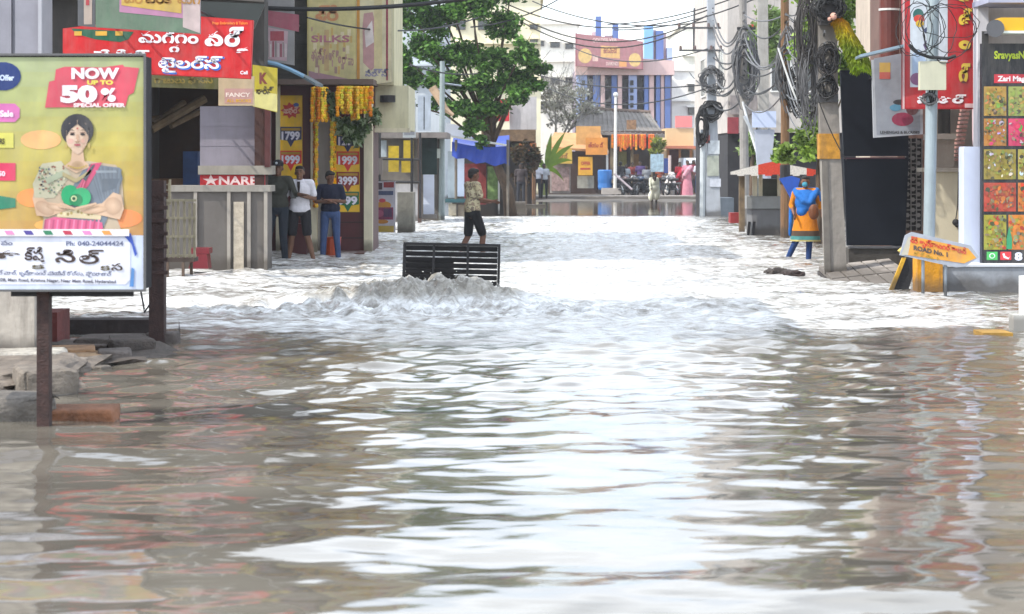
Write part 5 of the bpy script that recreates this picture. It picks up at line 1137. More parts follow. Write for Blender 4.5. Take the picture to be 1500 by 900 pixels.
t = thing('flagpole', 'thin white flagpole standing before the tiled pavilion', 'flagpole', P(901, 280, 97)); MB().tube([P(901, 277, 97.2), P(902, 140, 97.2)], [.085, .06], 8).build('pole', mat('#dedad2', .5, .04, 2), t); MB().ell(P(902, 139, 97.2), .12, 8, 6).build('finial', whitep, t)
one('poster_stand', 'pale blue and green poster stand before the parked motorcycles', 'poster', MB().pbox(953, 226, 972, 252, 101, .08), mat('#9fb7c4', .7, .3, 6), P(960, 252, 101))
one('poster_stand', 'dark blue panel next to the pale poster stand', 'poster', MB().pbox(972.5, 232, 980, 254, 101, .08), mat('#29407c', .7, .15, 4), P(976, 254, 101))
one('white_post', 'thin pinkish post right of the poster stands', 'post', MB().tube([P(981, 262, 100), P(981, 228, 100)], .07, 6), mat('#c9b4ac', .7, .1, 3), P(981, 262, 100))
# leafless tree
t = thing('bare_tree', 'pale leafless tree with fine grey twigs left of the tiled pavilion', 'tree', (gx(815, 108), 108, 0))
g = random.Random(12); a = MB()
def twig(p, d, ln, r, dep):
    q = p+d*ln; a.tube([p, p+d*ln*.5+Vector((g.uniform(-.08, .08)*ln, 0, g.uniform(-.06, .06)*ln)), q], [r, r*.8, r*.6], 5 if dep < 3 else 3, cap=False)
    if dep < 6:
        for _ in range(3 if dep < 4 else 2):
            nd = (d+Vector((g.uniform(-.8, .8), g.uniform(-.7, .7), g.uniform(-.35, .55)))).normalized(); twig(q, nd, ln*g.uniform(.62, .85), r*.58, dep+1)
twig(Vector((gx(815, 108), 108, 0)), Vector((.05, 0, 1)), 2.2, .16, 0); a.build('trunk', mat('#8d8880', .9, .15, 3), t)
leaf_cloud(pb([(805, 155, 22, 18, 0), (835, 140, 28, 22, .5), (860, 160, 24, 14, 0), (825, 175, 24, 14, 0), (800, 130, 16, 14, 0)], 108), 1900, .10, ['#b9b7a8', '#9d9c88', '#cfccc0'], 31).build('withered_leaves', LEAF, t)
# banana plant
t = thing('banana_plant', 'yellow green banana plant left of the ochre stall', 'plant', (gx(800, 97), 97, 0)); a = MB()
for k, (an, ln) in enumerate(((-.5, 1.2), (.15, 1.9), (.42, 2.3), (.7, 2.1), (.95, 1.6), (1.5, .9), (-1.2, .8))):
    b0 = Vector((gx(799, 97), 97+.1*k, 1.3)); pts = []; n_ = 7; a.col = tuple(v*(.8+.1*k) for v in hexc('#66802c'))
    for i in range(n_+1):
        u = i/n_; pts.append((b0+Vector((math.sin(an)*ln*u, .1*u, math.cos(an*.7)*ln*u-1.0*u*u*abs(math.sin(an)))), .13*math.sin(math.pi*min(u*.9+.08, 1))))
    for (p0, w0), (p1, w1) in zip(pts[:-1], pts[1:]): n2 = Vector((math.cos(an), .3, -math.sin(an))); a.quad(p0-n2*w0, p0+n2*w0, p1+n2*w1, p1-n2*w1)
a.build('leaves', LEAF, t); MB().tube([(gx(799, 97), 97, 0), (gx(799, 97), 97, 1.5)], [.14, .08], 8).build('stem', mat('#7c8446', .8, .2, 3), t)
t = thing('potted_shrub', 'small yellow green shrub under the right end of the tiled roof', 'plant', (gx(965, 104), 104, 0)); leaf_cloud(pb([(964, 212, 10, 12, 0), (958, 222, 7, 6, 0)], 104), 700, .09, ['#7f8a34', '#96a048'], 33).build('leaves', LEAF, t); MB().tube([(gx(965, 104), 104, 0), (gx(965, 104), 104, 2.6)], .05, 6).build('stem', bark, t)
# the large tree on the left
tr = [(598, 12, 29, 27, 0), (640, 30, 38, 24, .6), (690, 12, 38, 24, -.4), (738, 38, 29, 20, .3), (618, 66, 27, 18, 0), (668, 78, 36, 22, .5), (722, 84, 29, 20, 0), (765, 76, 27, 18, -.5), (788, 97, 20, 12, 0), (602, 112, 20, 19, .4), (648, 118, 29, 16, -.2), (700, 128, 31, 18, 0), (748, 116, 27, 19, .4), (776, 124, 22, 14, 0), (592, 150, 16, 19, 0), (640, 150, 18, 12, .5), (676, 160, 29, 14, 0), (722, 158, 25, 14, .3), (760, 142, 20, 14, -.4), (692, 186, 18, 12, 0), (705, 206, 10, 11, .2), (590, 84, 13, 24, 0), (625, -40, 56, 40, 0), (690, -50, 56, 40, .5), (750, -20, 34, 27, 0), (640, -110, 67, 46, 0)]
tree('big green leafy tree rising behind the cream hoarding and blue tarpaulin', (gx(750, 63), 63, 0), pb(tr, 61), 42000, .08, ['#4a7030', '#5f8c3c', '#7ba650', '#37552a'], .17, 41)
# grey barked trunk + people-side stalls under it
# blue tarpaulin stall
Y = 62.
t = thing('tarpaulin_stall', 'roadside stall under a sagging bright blue tarpaulin', 'stall', P(700, 322, Y))
a = MB(); n_ = 12; blue = mat('#123a9c', .5, .15, 2, .3)
def tp(u, v): return Vector((gx(662+84*u, Y), Y+2.0*v, gz(208+6*u+4*math.sin(math.pi*u), Y)+.35*v-.12*math.sin(math.pi*v)))
for i in range(n_):
    for j in range(4): a.quad(tp(i/n_, j/4), tp((i+1)/n_, j/4), tp((i+1)/n_, (j+1)/4), tp(i/n_, (j+1)/4))
for i in range(n_):
    u0, u1 = i/n_, (i+1)/n_; h0 = lambda u: .42+.16*u+.05*math.sin(u*19); p0, p1 = tp(u0, 0), tp(u1, 0); w0, w1 = Vector((0, -.05*math.sin(u0*25), 0)), Vector((0, -.05*math.sin(u1*25), 0))
    a.quad(p0-Vector((0, .04, h0(u0)))+w0, p1-Vector((0, .04, h0(u1)))+w1, p1, p0)
a.quad(tp(1, 0)-Vector((0, 0, .58)), tp(1, 1)-Vector((0, 0, .5)), tp(1, 1), tp(1, 0)); a.smooth = False
a.build('tarpaulin', blue, t)
MB().prism([P(652, 198, Y+.5), P(692, 204, Y+.5), P(692, 188, Y+.5), P(654, 180, Y+.5)], (0, .06, 0)).build('white_sheet', mat('#c9d0de', .6, .05, 3), t)
a = MB(); a.tube([P(660, 200, Y-.1), P(742, 213, Y-.1)], .035, 6); a.build('front_rail', whitep, t)
for x in (668, 744): MB().tube([P(x, 322, Y), P(x, 205, Y)], .045, 7).build('post', mat('#6a6258', .8, .2, 3), t)
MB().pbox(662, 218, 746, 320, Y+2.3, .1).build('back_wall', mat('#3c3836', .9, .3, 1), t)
MB().pbox(680, 240, 712, 300, Y+1.5, .4).build('goods_shelf', mat('#8a3a3c', .8, .35, 3), t); MB().pbox(714, 244, 729, 296, Y+1.2, .3).build('goods_shelf', mat('#7f9a5c', .8, .4, 5), t); MB().pbox(729.5, 244, 732, 314, Y+1.1, .1).build('white_frame', whitep, t)
MB().pbox(656, 222, 668, 290, Y+.6, .3).build('cupboard', mat('#98a4ac', .6, .1, 3, dirt=.3), t); MB().pbox(668.4, 228, 680, 288, Y+.5, .3).build('cupboard', mat('#b3bfd4', .6, .06, 3), t)
MB().pbox(652, 292, 690, 297, Y-.2, 1).build('teal_table_top', mat('#1f4a50', .7, .2, 3), t)
a = MB(); a.pbox(657, 299, 668, 316, Y-.1, .4); a.build('sack', mat('#a39a88', .9, .2, 6), t); MB().pbox(671, 300, 684, 318, Y, .4).build('sack', mat('#8c8070', .9, .2, 6), t)
# low wall / footpath clutter on the left far side
t = thing('footpath_wall', 'low grey broken wall between the blue stall and the far couple', 'wall', P(760, 312, 74))
MB().pbox(735, 296, 770, 314, 72, .6).build('left_length', mat('#6d665f', .9, .3, 2, .5, dirt=.3), t); MB().pbox(770.5, 300, 800, 314, 76, .6).build('right_length', mat('#5f5a54', .9, .3, 2, .5, dirt=.3), t)
blks = pb([(765, 225, 14, 16, 0), (782, 235, 10, 18, 0), (765, 262, 12, 16, .3)], 80)
t = thing('thorny_shrub', 'dark scrubby shrub behind the trunk near the far couple', 'shrub', (gx(770, 80), 80, 0)); leaf_cloud(blks, 1500, .1, ['#3a3a24', '#4a3a2a', '#5c4a30'], 35).build('leaves', LEAF, t); MB().tube([(gx(770, 80), 80, -.2), (gx(770, 80), 80, 1.6)], .06, 6).build('stem', bark, t)
# brown fringed canopy behind trunk and red awning
t = thing('thatched_kiosk', 'brown fringed kiosk roof behind the blue tarpaulin', 'kiosk', P(740, 300, 82)); Y = 82
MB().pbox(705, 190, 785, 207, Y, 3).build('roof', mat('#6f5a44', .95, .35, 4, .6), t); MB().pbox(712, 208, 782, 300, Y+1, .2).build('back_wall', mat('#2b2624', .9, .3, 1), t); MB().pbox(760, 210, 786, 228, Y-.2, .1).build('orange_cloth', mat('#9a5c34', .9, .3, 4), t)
for x in (715, 782): MB().tube([P(x, 300, Y+.2), P(x, 205, Y+.2)], .08, 6).build('post', woodm, t)
one('red_awning', 'plain red awning cloth seen under the big leafy tree', 'awning', MB().prism([P(704, 177, 84), P(746, 178, 84), P(746, 143, 84), P(733, 147, 84), P(704, 165, 84)], (0, .08, 0)), mat('#b81c2c', .6, .08, 2), P(725, 178, 84))
one('white_house_front', 'pale shop front with orange lamp beside the red awning', 'shop', MB().pbox(746.5, 142, 786, 190, 84.2, 1.5), mat('#b6b3b4', .8, .15, 1, dirt=.3), P(760, 190, 84))
# --- left middle ground: posts, boards, poster stands
Y = 46.
t = thing('poster_board', 'leaning white poster of sweets and colourful plates beside the maroon shop', 'poster', P(562, 340, 42)); Y = 42
MB().pbox(545, 266, 579, 341, Y, .06).build('panel', mat('#b9b4bc', .7, .06, 3), t)
m = MB(); m.rect(545.5, 266.5, 578.5, 340.5, Y, '#b9b6c2', 1); m.rect(547, 268, 560, 278, Y, '#3a2030', 2); m.rect(562, 267, 577, 275, Y, '#8c2430', 2); m.rect(547, 280, 576, 286, Y, '#3c4a70', 2)
m.oval(562, 301, 11, 6, Y, '#c88c2c', 2); m.oval(560, 294, 5, 3, Y, '#c03a4c', 3); m.rect(546, 304, 576, 322, Y, '#7c1f4c', 3); m.oval(556, 313, 6, 5, Y, '#9c4a6c', 4); m.rect(562, 306, 574, 318, Y, '#4a2a54', 4); m.oval(560, 325, 9, 3, Y, '#b97a2c', 4); m.rect(546, 331, 577, 340, Y, '#b59a3c', 3)
m.build('printed_face', PRINT, t)
one('concrete_block', 'mossy grey concrete block right of the leaning sweets poster', 'block', MB().pbox(582, 282, 606, 342, 46.5, .8), mat('#7d7a70', .9, .25, 3, .5, dirt=.5), P(594, 342, 46.5))
Y = 50.
t = thing('goods_stand', 'black iron stand frame with yellow bags hung behind it', 'stand', P(585, 300, Y))
a = MB()
for y in (233, 266): a.tube([P(540, y, Y), P(616, y+1, Y)], .03, 5)
for x in (556, 603, 615): a.tube([P(x, 195, Y), P(x, 320 if x > 600 else 268, Y)], .035, 5)
a.build('iron_frame', dark, t); MB().pbox(541, 232, 560, 256, Y-.1, .08).build('grey_panel', mat('#57504e', .7, .1, 3), t)
for (x0, y0, x1, y1) in ((569, 214, 584, 252), (591, 206, 605, 232), (588, 236, 602, 253)): MB().pbox(x0, y0, x1, y1, Y+.5, .15).build('yellow_bag', mat('#b59a22', .8, .25, 5), t)
Y = 54.
t = thing('side_shop', 'dim open shop with pale shelves behind the iron stand', 'shop', P(580, 300, 56))
MB().pbox(543, 196, 650, 330, Y+3, .2).build('back_wall', mat('#6b655e', .9, .35, 1.2), t); MB().pbox(541, 194, 655, 202, Y, 3).build('roof', mat('#77706c', .8, .25, 3), t)
MB().pbox(612, 202, 617, 330, Y, .3).build('pillar', mat('#4c3830', .8, .2, 2), t); MB().pbox(618, 202, 640, 256, Y+.4, .1).build('dark_curtain', mat('#20302e', .9, .3, 2), t)
MB().pbox(554, 206, 566, 230, Y+2, .2).build('shelf', mat('#a9b4bc', .6, .2, 3), t); MB().pbox(546, 270, 612, 330, Y+1.5, .3).build('low_wall', mat('#a8a6a8', .8, .15, 2, dirt=.3), t)
one('white_door_panel', 'upright white board standing left of the grey post', 'board', MB().pbox(620, 252, 636, 314, 56, .06), mat('#c6cddd', .6, .04, 3), P(628, 314, 56))
one('door_base', 'grey block under the upright white board', 'block', MB().pbox(618, 314.5, 639, 320, 55.8, .5), mat('#77726e', .9, .2, 3), P(628, 320, 55.8))
t = thing('street_post', 'slim grey street light post left of the blue tarpaulin', 'street light', P(646, 320, 57)); Y = 57
MB().tube([P(647, 324, Y), P(648, 90, Y)], [.09, .07], 9).build('pole', mat('#8d9898', .6, .12, 3, metal=.3, dirt=.2), t); MB().pbox(637, 218, 645, 232, Y-.1, .1).build('switch_box', mat('#b9c0b8', .6, .1, 3), t)
MB().tube([P(648, 122, Y), P(676, 126, Y)], .03, 6).build('arm', steel, t)
one('pale_branch', 'broken pale branch hanging over the white sheet of the blue stall', 'branch', MB().tube([P(633, 128, 60), P(642, 142, 60), P(652, 160, 60), P(664, 169, 60)], [.13, .12, .10, .05], 7), mat('#b89c80', .9, .2, 6), P(652, 168, 60))
def art(m, Y): m.rect(592, 158, 607, 170, Y, '#a8808a', 2); m.rect(592, 176, 607, 198, Y, '#83868e', 2); m.rect(592, 152, 607, 156, Y, '#8f9a8a', 2)
board('shop_sign', 'narrow white and pink hanging board right of the cream wall', [(590, 150), (590, 202), (609, 202), (609, 150)], 47, .06, '#b0b6ba', art, '#8d8d90', brk=((600, 160),), bd=1)
def art(m, Y): m.rect(620.5, 142, 622, 190, Y, '#3a4044', 2)
board('shop_sign', 'tall pale grey double board left of the grey street light', [(612, 140), (612, 192), (631, 192), (631, 140)], 52, .06, '#a3adba', art, '#8d9094')
MBp = mat('#625c56', .95, .25, 2, .5, dirt=.3)
# motorcycles parked across the far road
def motorcycle(label, loc, rz, col):
    t = thing('motorcycle', label, 'motorcycle', loc, 'motorcycles parked by the far road'); O = Vector(loc); M = Matrix.Rotation(rz, 3, 'Z')
    def Q(x, y, z): return O+M@Vector((x, y, z))
    pm_ = mat(col, .35, .08, 4)
    for x in (-.62, .62):
        a = MB(); pts = [Q(x+.27*math.cos(th), 0, .30+.27*math.sin(th)) for th in [2*math.pi*i/14 for i in range(15)]]; a.tube(pts, .045, 6, cap=False); w = a.build('wheel', dark, t)
        a = MB()
        for k in range(3): th = k*math.pi/3; a.tube([Q(x-.24*math.cos(th), 0, .3-.24*math.sin(th)), Q(x+.24*math.cos(th), 0, .3+.24*math.sin(th))], .012, 4)
        a.tube([Q(x, -.05, .3), Q(x, .05, .3)], .05, 8); a.build('spokes', steel, w)
    a = MB(); a.smooth = True; a.ell(Q(.12, 0, .80), (.28, .15, .14), 10, 8, M); a.build('fuel_tank', pm_, t)
    a = MB(); a.ell(Q(-.35, 0, .78), (.38, .13, .07), 10, 6, M); a.build('seat', dark, t)
    a = MB(); a.box(Q(.02, 0, .45), (.34, .22, .30), rz); a.tube([Q(-.1, .12, .3), Q(-.8, .16, .32)], [.03, .045], 7); a.build('engine', mat('#4a4c50', .4, .2, 6, metal=.5), t)
    a = MB(); a.tube([Q(.62, 0, .3), Q(.42, 0, .95)], .03, 6); a.tube([Q(.42, -.32, 1.02), Q(.44, -.2, .98), Q(.44, .2, .98), Q(.42, .32, 1.02)], .018, 6); a.tube([Q(.4, 0, .85), Q(-.1, 0, .5), Q(-.62, 0, .3)], .025, 6); a.build('frame', mat('#3a3b40', .4, .1, 4, metal=.5), t)
    a = MB(); a.ell(Q(.56, 0, .86), (.09, .10, .10), 10, 6, M); a.build('headlight', mat('#b9bcc0', .2, .05, 4), t)
    a = MB(); a.prism([Q(-.55, -.05, .62), Q(-.95, -.05, .66), Q(-.98, -.05, .58), Q(-.6, -.05, .55)], M@Vector((0, .1, 0))); a.build('rear_mudguard', pm_, t)
    return t
for k, (px, rz, col, lb) in enumerate(((905, 1.9, '#2c2c30', 'black motorcycle parked closest to the flagpole'), (918, 2.2, '#3a2428', 'dark maroon motorcycle second from the flagpole'), (930, 1.7, '#1d1f26', 'black motorcycle in the middle of the far parked row'), (941, 2.3, '#23344c', 'dark blue motorcycle just left of the person in white'), (972, 1.5, '#2a2a2c', 'black motorcycle right of the person in white'), (985, 1.9, '#5a5c60', 'grey motorcycle beside the pale sack on the far road'))):
    motorcycle(lb, Vector((gx(px, 97.5+.5*(k % 2)), 97.5+.5*(k % 2), .07)), rz, col)
one('fallen_branch', 'pale grey pole lying diagonally against the parked motorcycles', 'pole', MB().tube([P(900, 255, 96.5), P(926, 278, 96)], .05, 6), mat('#9a8f94', .8, .1, 3), P(915, 280, 96))
one('pale_sack', 'white sack standing left of the person in red on the far road', 'sack', MB().lathe(Vector((gx(984, 99), 99, .08)), [(.38, 0), (.42, .2), (.34, .6), (.16, 1.0), (.1, 1.12)], 12), mat('#cfc9c6', .9, .08, 4), P(984, 285, 99))
# white van
Y = 108.
t = thing('white_van', 'white van with dark windscreen half hidden by the pale utility pole', 'van', Vector((gx(1020, Y), Y, .06)))
a = MB(); X0, X1 = gx(1000, Y), gx(1042, Y)
a.prism([(X0, Y, .35), (X1, Y, .35), (X1, Y, 1.0), (X1-.05, Y+.1, 1.05), (X1-.1, Y+.6, 1.9), (X0+.1, Y+.6, 1.9), (X0, Y, 1.05)], (0, 3.2, 0)); a.build('body', mat('#d6d8dc', .35, .04, 2), t)
MB().prism([(X0+.14, Y-.02, 1.1), (X1-.14, Y-.02, 1.1), (X1-.2, Y-.02, 1.62), (X0+.2, Y-.02, 1.62)], (0, .016, 0)).build('windscreen', glass, t)
for x in (X0+.2, X1-.2): MB().tube([(x, Y+.3, .32), (x+.01, Y+.301, .32), (x, Y+.5, .32)], .3, 12).build('wheel', dark, t); MB().ell((x, Y-.01, .8), (.1, .03, .08), 8, 6).build('headlight', mat('#e8e8e0', .2, .05, 4), t)
MB().bx(X0+.05, X1-.05, Y-.06, Y-.004, .38, .55).build('bumper', dark, t)
# ================================================================ PEOPLE
def capsule(a, p0, p1, r0, r1, n=10):
    p0, p1 = Vector(p0), Vector(p1); d = (p1-p0); L = d.length; d = d/L
    pts, rs = [], []
    for k in range(4): t = math.pi/2*k/4; pts.append(p0-d*r0*math.cos(t)); rs.append(max(r0*math.sin(t), .002))
    pts += [p0, p0.lerp(p1, .5), p1]; rs += [r0, (r0+r1)/2, r1]
    for k in range(1, 5): t = math.pi/2*k/4; pts.append(p1+d*r1*math.sin(t)); rs.append(max(r1*math.cos(t), .002))
    a.tube(pts, rs, n)
def person(label, loc, h, yaw, J=None, skin='#6b4630', hair='#15120f', shirt='#cccccc', pants='#222222', pants_len='shorts', sleeve='short', vox=.011, cat='person', shirt_pat=None, look=(0, 0), hands=True, collar=None, long_hair=False, cap=None, shirt_len=.0, extra=None, skirt=None, group=None):
    """one continuous body; hair and clothing are children. local frame: x to the figure's left when seen from the front, +y is where it faces"""
    s = h/1.70; B = dict(hip=(0, 0, .93), waist=(0, .0, 1.06), chest=(0, .01, 1.27), neck=(0, .0, 1.45), head=(0, .015, 1.585),
        lsh=(.185, 0, 1.40), lel=(.235, -.02, 1.12), lwr=(.24, .06, .87), rsh=(-.185, 0, 1.40), rel=(-.235, -.02, 1.12), rwr=(-.24, .06, .87),
        lhp=(.095, 0, .92), lkn=(.11, .02, .50), lan=(.12, -.01, .09), rhp=(-.095, 0, .92), rkn=(-.11, .02, .50), ran=(-.12, -.01, .09))
    if J: B.update(J)
    O = Vector(loc); M = Matrix.Rotation(yaw, 3, 'Z'); t = thing('person', label, cat, loc, group)
    L = {k: Vector(v) for k, v in B.items()}
    def W_(v): return O+M@(Vector(v)*s)
    G = {k: W_(v) for k, v in L.items()}
    a = MB(); HM = M@Matrix.Rotation(look[0], 3, 'Z')@Matrix.Rotation(look[1], 3, 'X')
    def H(v): return G['head']+HM@(Vector(v)*s)
    # head: skull, jaw, nose, ears
    a.ell(H((0, -.008, .025)), (.076*s, .092*s, .092*s), 14, 10, HM); a.ell(H((0, .022, -.045)), (.056*s, .062*s, .068*s), 12, 8, HM)
    a.ell(H((0, .090, -.015)), (.014*s, .020*s, .026*s), 8, 6, HM); a.ell(H((0, .075, -.058)), (.024*s, .016*s, .012*s), 8, 6, HM); a.ell(H((0, .068, -.095)), (.022*s, .018*s, .018*s), 8, 6, HM)
    for q in (-1, 1): a.ell(H((q*.078, -.01, -.008)), (.012*s, .022*s, .032*s), 8, 6, HM)
    capsule(a, G['neck']-M@Vector((0, .0, .05))*s, H((0, -.012, -.05)), .056*s, .052*s)
    # torso
    a.ell(G['chest'], (.165*s, .105*s, .19*s), 14, 10, M); a.ell(G['waist'], (.14*s, .10*s, .15*s), 14, 10, M); a.ell(G['hip'], (.158*s, .11*s, .125*s), 14, 10, M)
    capsule(a, G['lsh']-M@Vector((.02, 0, 0))*s, G['rsh']+M@Vector((.02, 0, 0))*s, .058*s, .058*s); capsule(a, G['chest'], G['neck'], .09*s, .055*s)
    for q in 'lr':
        capsule(a, G[q+'sh'], G[q+'el'], .050*s, .038*s); capsule(a, G[q+'el'], G[q+'wr'], .038*s, .025*s)
        capsule(a, G[q+'hp'], G[q+'kn'], .083*s, .056*s); mid = G[q+'kn'].lerp(G[q+'an'], .35)-M@Vector((0, .02, 0))*s
        capsule(a, G[q+'kn'], mid, .052*s, .054*s); capsule(a, mid, G[q+'an'], .053*s, .034*s)
        f = G[q+'an']; an = f-M@Vector((0, .03, .045))*s; toe = f+M@Vector((.02 if q == 'l' else -.02, .15, -.065))*s; capsule(a, an, toe, .038*s, .026*s)
        # hand: palm, four fingers, thumb
        if hands:
            d = (G[q+'wr']-G[q+'el']).normalized(); side = M@Vector((0, 1, 0)); side = (side-d*side.dot(d)); side = side.normalized() if side.length > .2 else (M@Vector((0, 0, 1))).normalized(); up = d.cross(side)
            w = G[q+'wr']; pc = w+d*.05*s
            capsule(a, w+d*.01*s+side*.012*s, w+d*.075*s+side*.022*s, .020*s, .016*s); capsule(a, w+d*.01*s-side*.012*s, w+d*.07*s-side*.022*s, .020*s, .016*s)
            for k, (o_, ln) in enumerate(((.030, .070), (.010, .080), (-.011, .074), (-.031, .058))):
                b0 = w+d*.082*s+side*o_*s; m1 = b0+d*ln*.5*s+up*.008*s; capsule(a, b0, m1, .0095*s, .0088*s, 6); capsule(a, m1, m1+(d*.8+up*.55)*ln*.5*s, .0088*s, .0078*s, 6)
            capsule(a, w+d*.025*s+side*.026*s, w+d*.06*s+side*.062*s, .012*s, .011*s, 6); capsule(a, w+d*.06*s+side*.062*s, w+d*.09*s+side*.066*s, .011*s, .009*s, 6)
    body = link_mesh('body', bake(a, vox*.75, 3), mat(skin, .65, .1, 12), t)
    # eyes and brows
    for q in (-1, 1):
        MB().ell(H((q*.030, .082, .012)), (.012*s, .007*s, .006*s), 8, 6, HM).build('eye', mat('#1a1210', .3, .05, 9), t)
    MB().ell(H((.030, .082, .032)), (.018*s, .008*s, .004*s), 8, 5, HM).ell(H((-.030, .082, .032)), (.018*s, .008*s, .004*s), 8, 5, HM).build('eyebrows', mat(hair, .9, .1, 9), t)
    # hair
    a = MB(); a.ell(H((0, -.026, .045)), (.084*s, .092*s, .082*s), 14, 10, HM); a.ell(H((0, .03, .085)), (.070*s, .055*s, .038*s), 12, 8, HM); a.ell(H((0, -.06, .0)), (.074*s, .05*s, .07*s), 12, 8, HM)
    if long_hair: a.ell(H((0, -.10, -.02)), (.045*s, .04*s, .045*s), 10, 8, HM)
    link_mesh('hair', bake(a, vox*.8, 2), mat(hair, .7, .2, 40, .6), t)
    if cap:
        a = MB(); a.ell(H((0, -.015, .07)), (.092*s, .102*s, .075*s), 14, 10, HM); a.ell(H((0, .11, .052)), (.062*s, .06*s, .012*s), 12, 6, HM); link_mesh('cap', bake(a, vox*.8, 2), mat(cap, .8, .1, 9), t)
    # shirt
    a = MB(); e = .016
    a.ell(G['chest'], ((.165+e+.004)*s, (.105+e+.006)*s, (.185+e)*s), 14, 10, M); lo = G['waist'].lerp(G['hip'], .35+shirt_len)
    a.ell(G['waist'], ((.15+e+.006)*s, (.11+e+.004)*s, .19*s), 14, 10, M)
    if shirt_len >= 0: a.lathe(Vector((0, 0, 0)), [(.01, 0)], 3) if False else a.ell(lo, ((.160+e+.01)*s, (.112+e+.008)*s, .13*s), 14, 10, M)
    capsule(a, G['lsh']-M@Vector((.02, 0, 0))*s, G['rsh']+M@Vector((.02, 0, 0))*s, .072*s, .072*s); capsule(a, G['chest'], G['neck']-Vector((0, 0, .035*s)), .105*s, .070*s)
    for q in 'lr':
        en = G[q+'sh'].lerp(G[q+'el'], .72 if sleeve == 'short' else 1.0); capsule(a, G[q+'sh'], en, .068*s, .062*s if sleeve == 'short' else .052*s)
        if sleeve == 'long': capsule(a, G[q+'el'], G[q+'el'].lerp(G[q+'wr'], .86), .051*s, .040*s)
        if sleeve == 'elbow': capsule(a, en, G[q+'el'].lerp(G[q+'wr'], .25), .052*s, .048*s)
    sm = bake(a, vox, 3)
    link_mesh('shirt', sm, shirt_pat or mat(shirt, .9, .14, 7, .7, bscale=14), t)
    if collar:
        a = MB(); a.tube([G['neck']+M@Vector((.06*math.cos(th), .055*math.sin(th)+.0, .0+.012*math.cos(th*2)))*s for th in [2*math.pi*i/12 for i in range(13)]], .014*s, 6, cap=False); a.build('collar', mat(collar, .9, .05, 9), t)
    # trousers
    if pants_len != 'none':
        a = MB(); a.ell(G['hip'], ((.158+.014)*s, (.11+.014)*s, .115*s), 14, 10, M)
        for q in 'lr':
            end = {'shorts': .86, 'knee': 1.0, 'long': 1.0}[pants_len]; rr = .098 if pants_len == 'shorts' else .094; rk = .082 if pants_len == 'shorts' else .067
            capsule(a, G[q+'hp'], G[q+'hp'].lerp(G[q+'kn'], end), rr*s, rk*s)
            if pants_len == 'long': capsule(a, G[q+'kn'], G[q+'kn'].lerp(G[q+'an'], .93), .066*s, .052*s)
        link_mesh('trousers', bake(a, vox, 3), mat(pants, .9, .2, 6, .6, bscale=14), t)
    if extra: extra(t, G, W_, M, s)
    return t
PI = math.pi
Fc = PI      # facing the camera
# checked beige shirt pattern
def pattern_mat(name, cols, scale, rough=.9):
    m = bpy.data.materials.new(name); m.use_nodes = True; n = m.node_tree.nodes; l = m.node_tree.links; b = n['Principled BSDF']
    tc = n.new('ShaderNodeTexCoord'); v = n.new('ShaderNodeTexVoronoi'); v.inputs['Scale'].default_value = scale; l.new(tc.outputs['Object'], v.inputs[0])
    no = n.new('ShaderNodeTexNoise'); no.inputs['Scale'].default_value = scale*.45; l.new(tc.outputs['Object'], no.inputs[0])
    r = n.new('ShaderNodeValToRGB'); r.color_ramp.interpolation = 'CONSTANT'; e = r.color_ramp.elements
    while len(e) < len(cols): e.new(.5)
    for i, c_ in enumerate(cols): e[i].position = .32+.36*i/len(cols) if i else 0; e[i].color = (*hexc(c_), 1)
    l.new(no.outputs[0], r.inputs[0]); l.new(r.outputs[0], b.inputs['Base Color']); b.inputs['Roughness'].default_value = rough; return m
# man in dark cap, olive shirt, leaning on the counter
def ph(t, G, W_, M, s):
    MB().ell(G['head']+M@Vector((.0, .105, .085))*s, (.022*s, .008*s, .02*s), 8, 6, M).build('cap_badge', mat('#d8dce4', .6, .05, 4), t)
person('man in dark cap and olive shirt leaning on the grey counter', (gx(407, 33.8), 33.8, -.10), 1.74, Fc-.15, dict(rel=(-.28, -.02, 1.17), rwr=(-.46, .10, 1.16), lel=(.22, .0, 1.13), lwr=(.17, .14, .90), lkn=(.14, .06, .50), lan=(.20, .04, .09), rkn=(-.10, .04, .50), head=(-.01, .02, 1.585)), skin='#6a4a38', shirt='#35362f', pants='#1c2530', pants_len='long', sleeve='elbow', cap='#14161c', extra=ph, look=(.15, .0))
# man in open white shirt, arms folded with a phone
def open_front(t, G, W_, M, s):
    a = MB(); a.prism([W_((-.012, .118, 1.43)), W_((.045, .125, 1.43)), W_((.022, .143, 1.24)), W_((.0, .143, 1.20))], M@Vector((0, .012, 0))); a.build('undershirt', mat('#2a2224', .9, .1, 6), t)
    MB().box(G['lwr']+M@Vector((-.02, .05, .03))*s, (.075, .02, .13), 0).build('phone', dark, t) if False else None
person('man in white short sleeved shirt and black shorts between the two darker dressed men', (gx(439, 34.0), 34.0, -.10), 1.67, Fc+.08, dict(rel=(-.25, .02, 1.14), rwr=(-.08, .17, 1.17), lel=(.26, .0, 1.13), lwr=(.24, .02, .90), lkn=(.13, .05, .51), lan=(.19, .03, .09), rkn=(-.13, .05, .51), ran=(-.24, .05, .09), head=(.0, .02, 1.575)), skin='#74523e', shirt='#dddbe2', pants='#1b1a20', pants_len='shorts', collar='#c8c6d4', extra=open_front, shirt_len=.35, look=(-.1, .1))
def phone_at(name, label, c, rz): one(name, label, 'phone', MB().box(c, (.085, .015, .15), rz), mat('#17181c', .3, .05, 4), c)
phone_at('mobile_phone', 'dark mobile phone held up at his chest by the man in the white shirt', Vector((gx(430, 33.74), 33.74, 1.10)), .2)
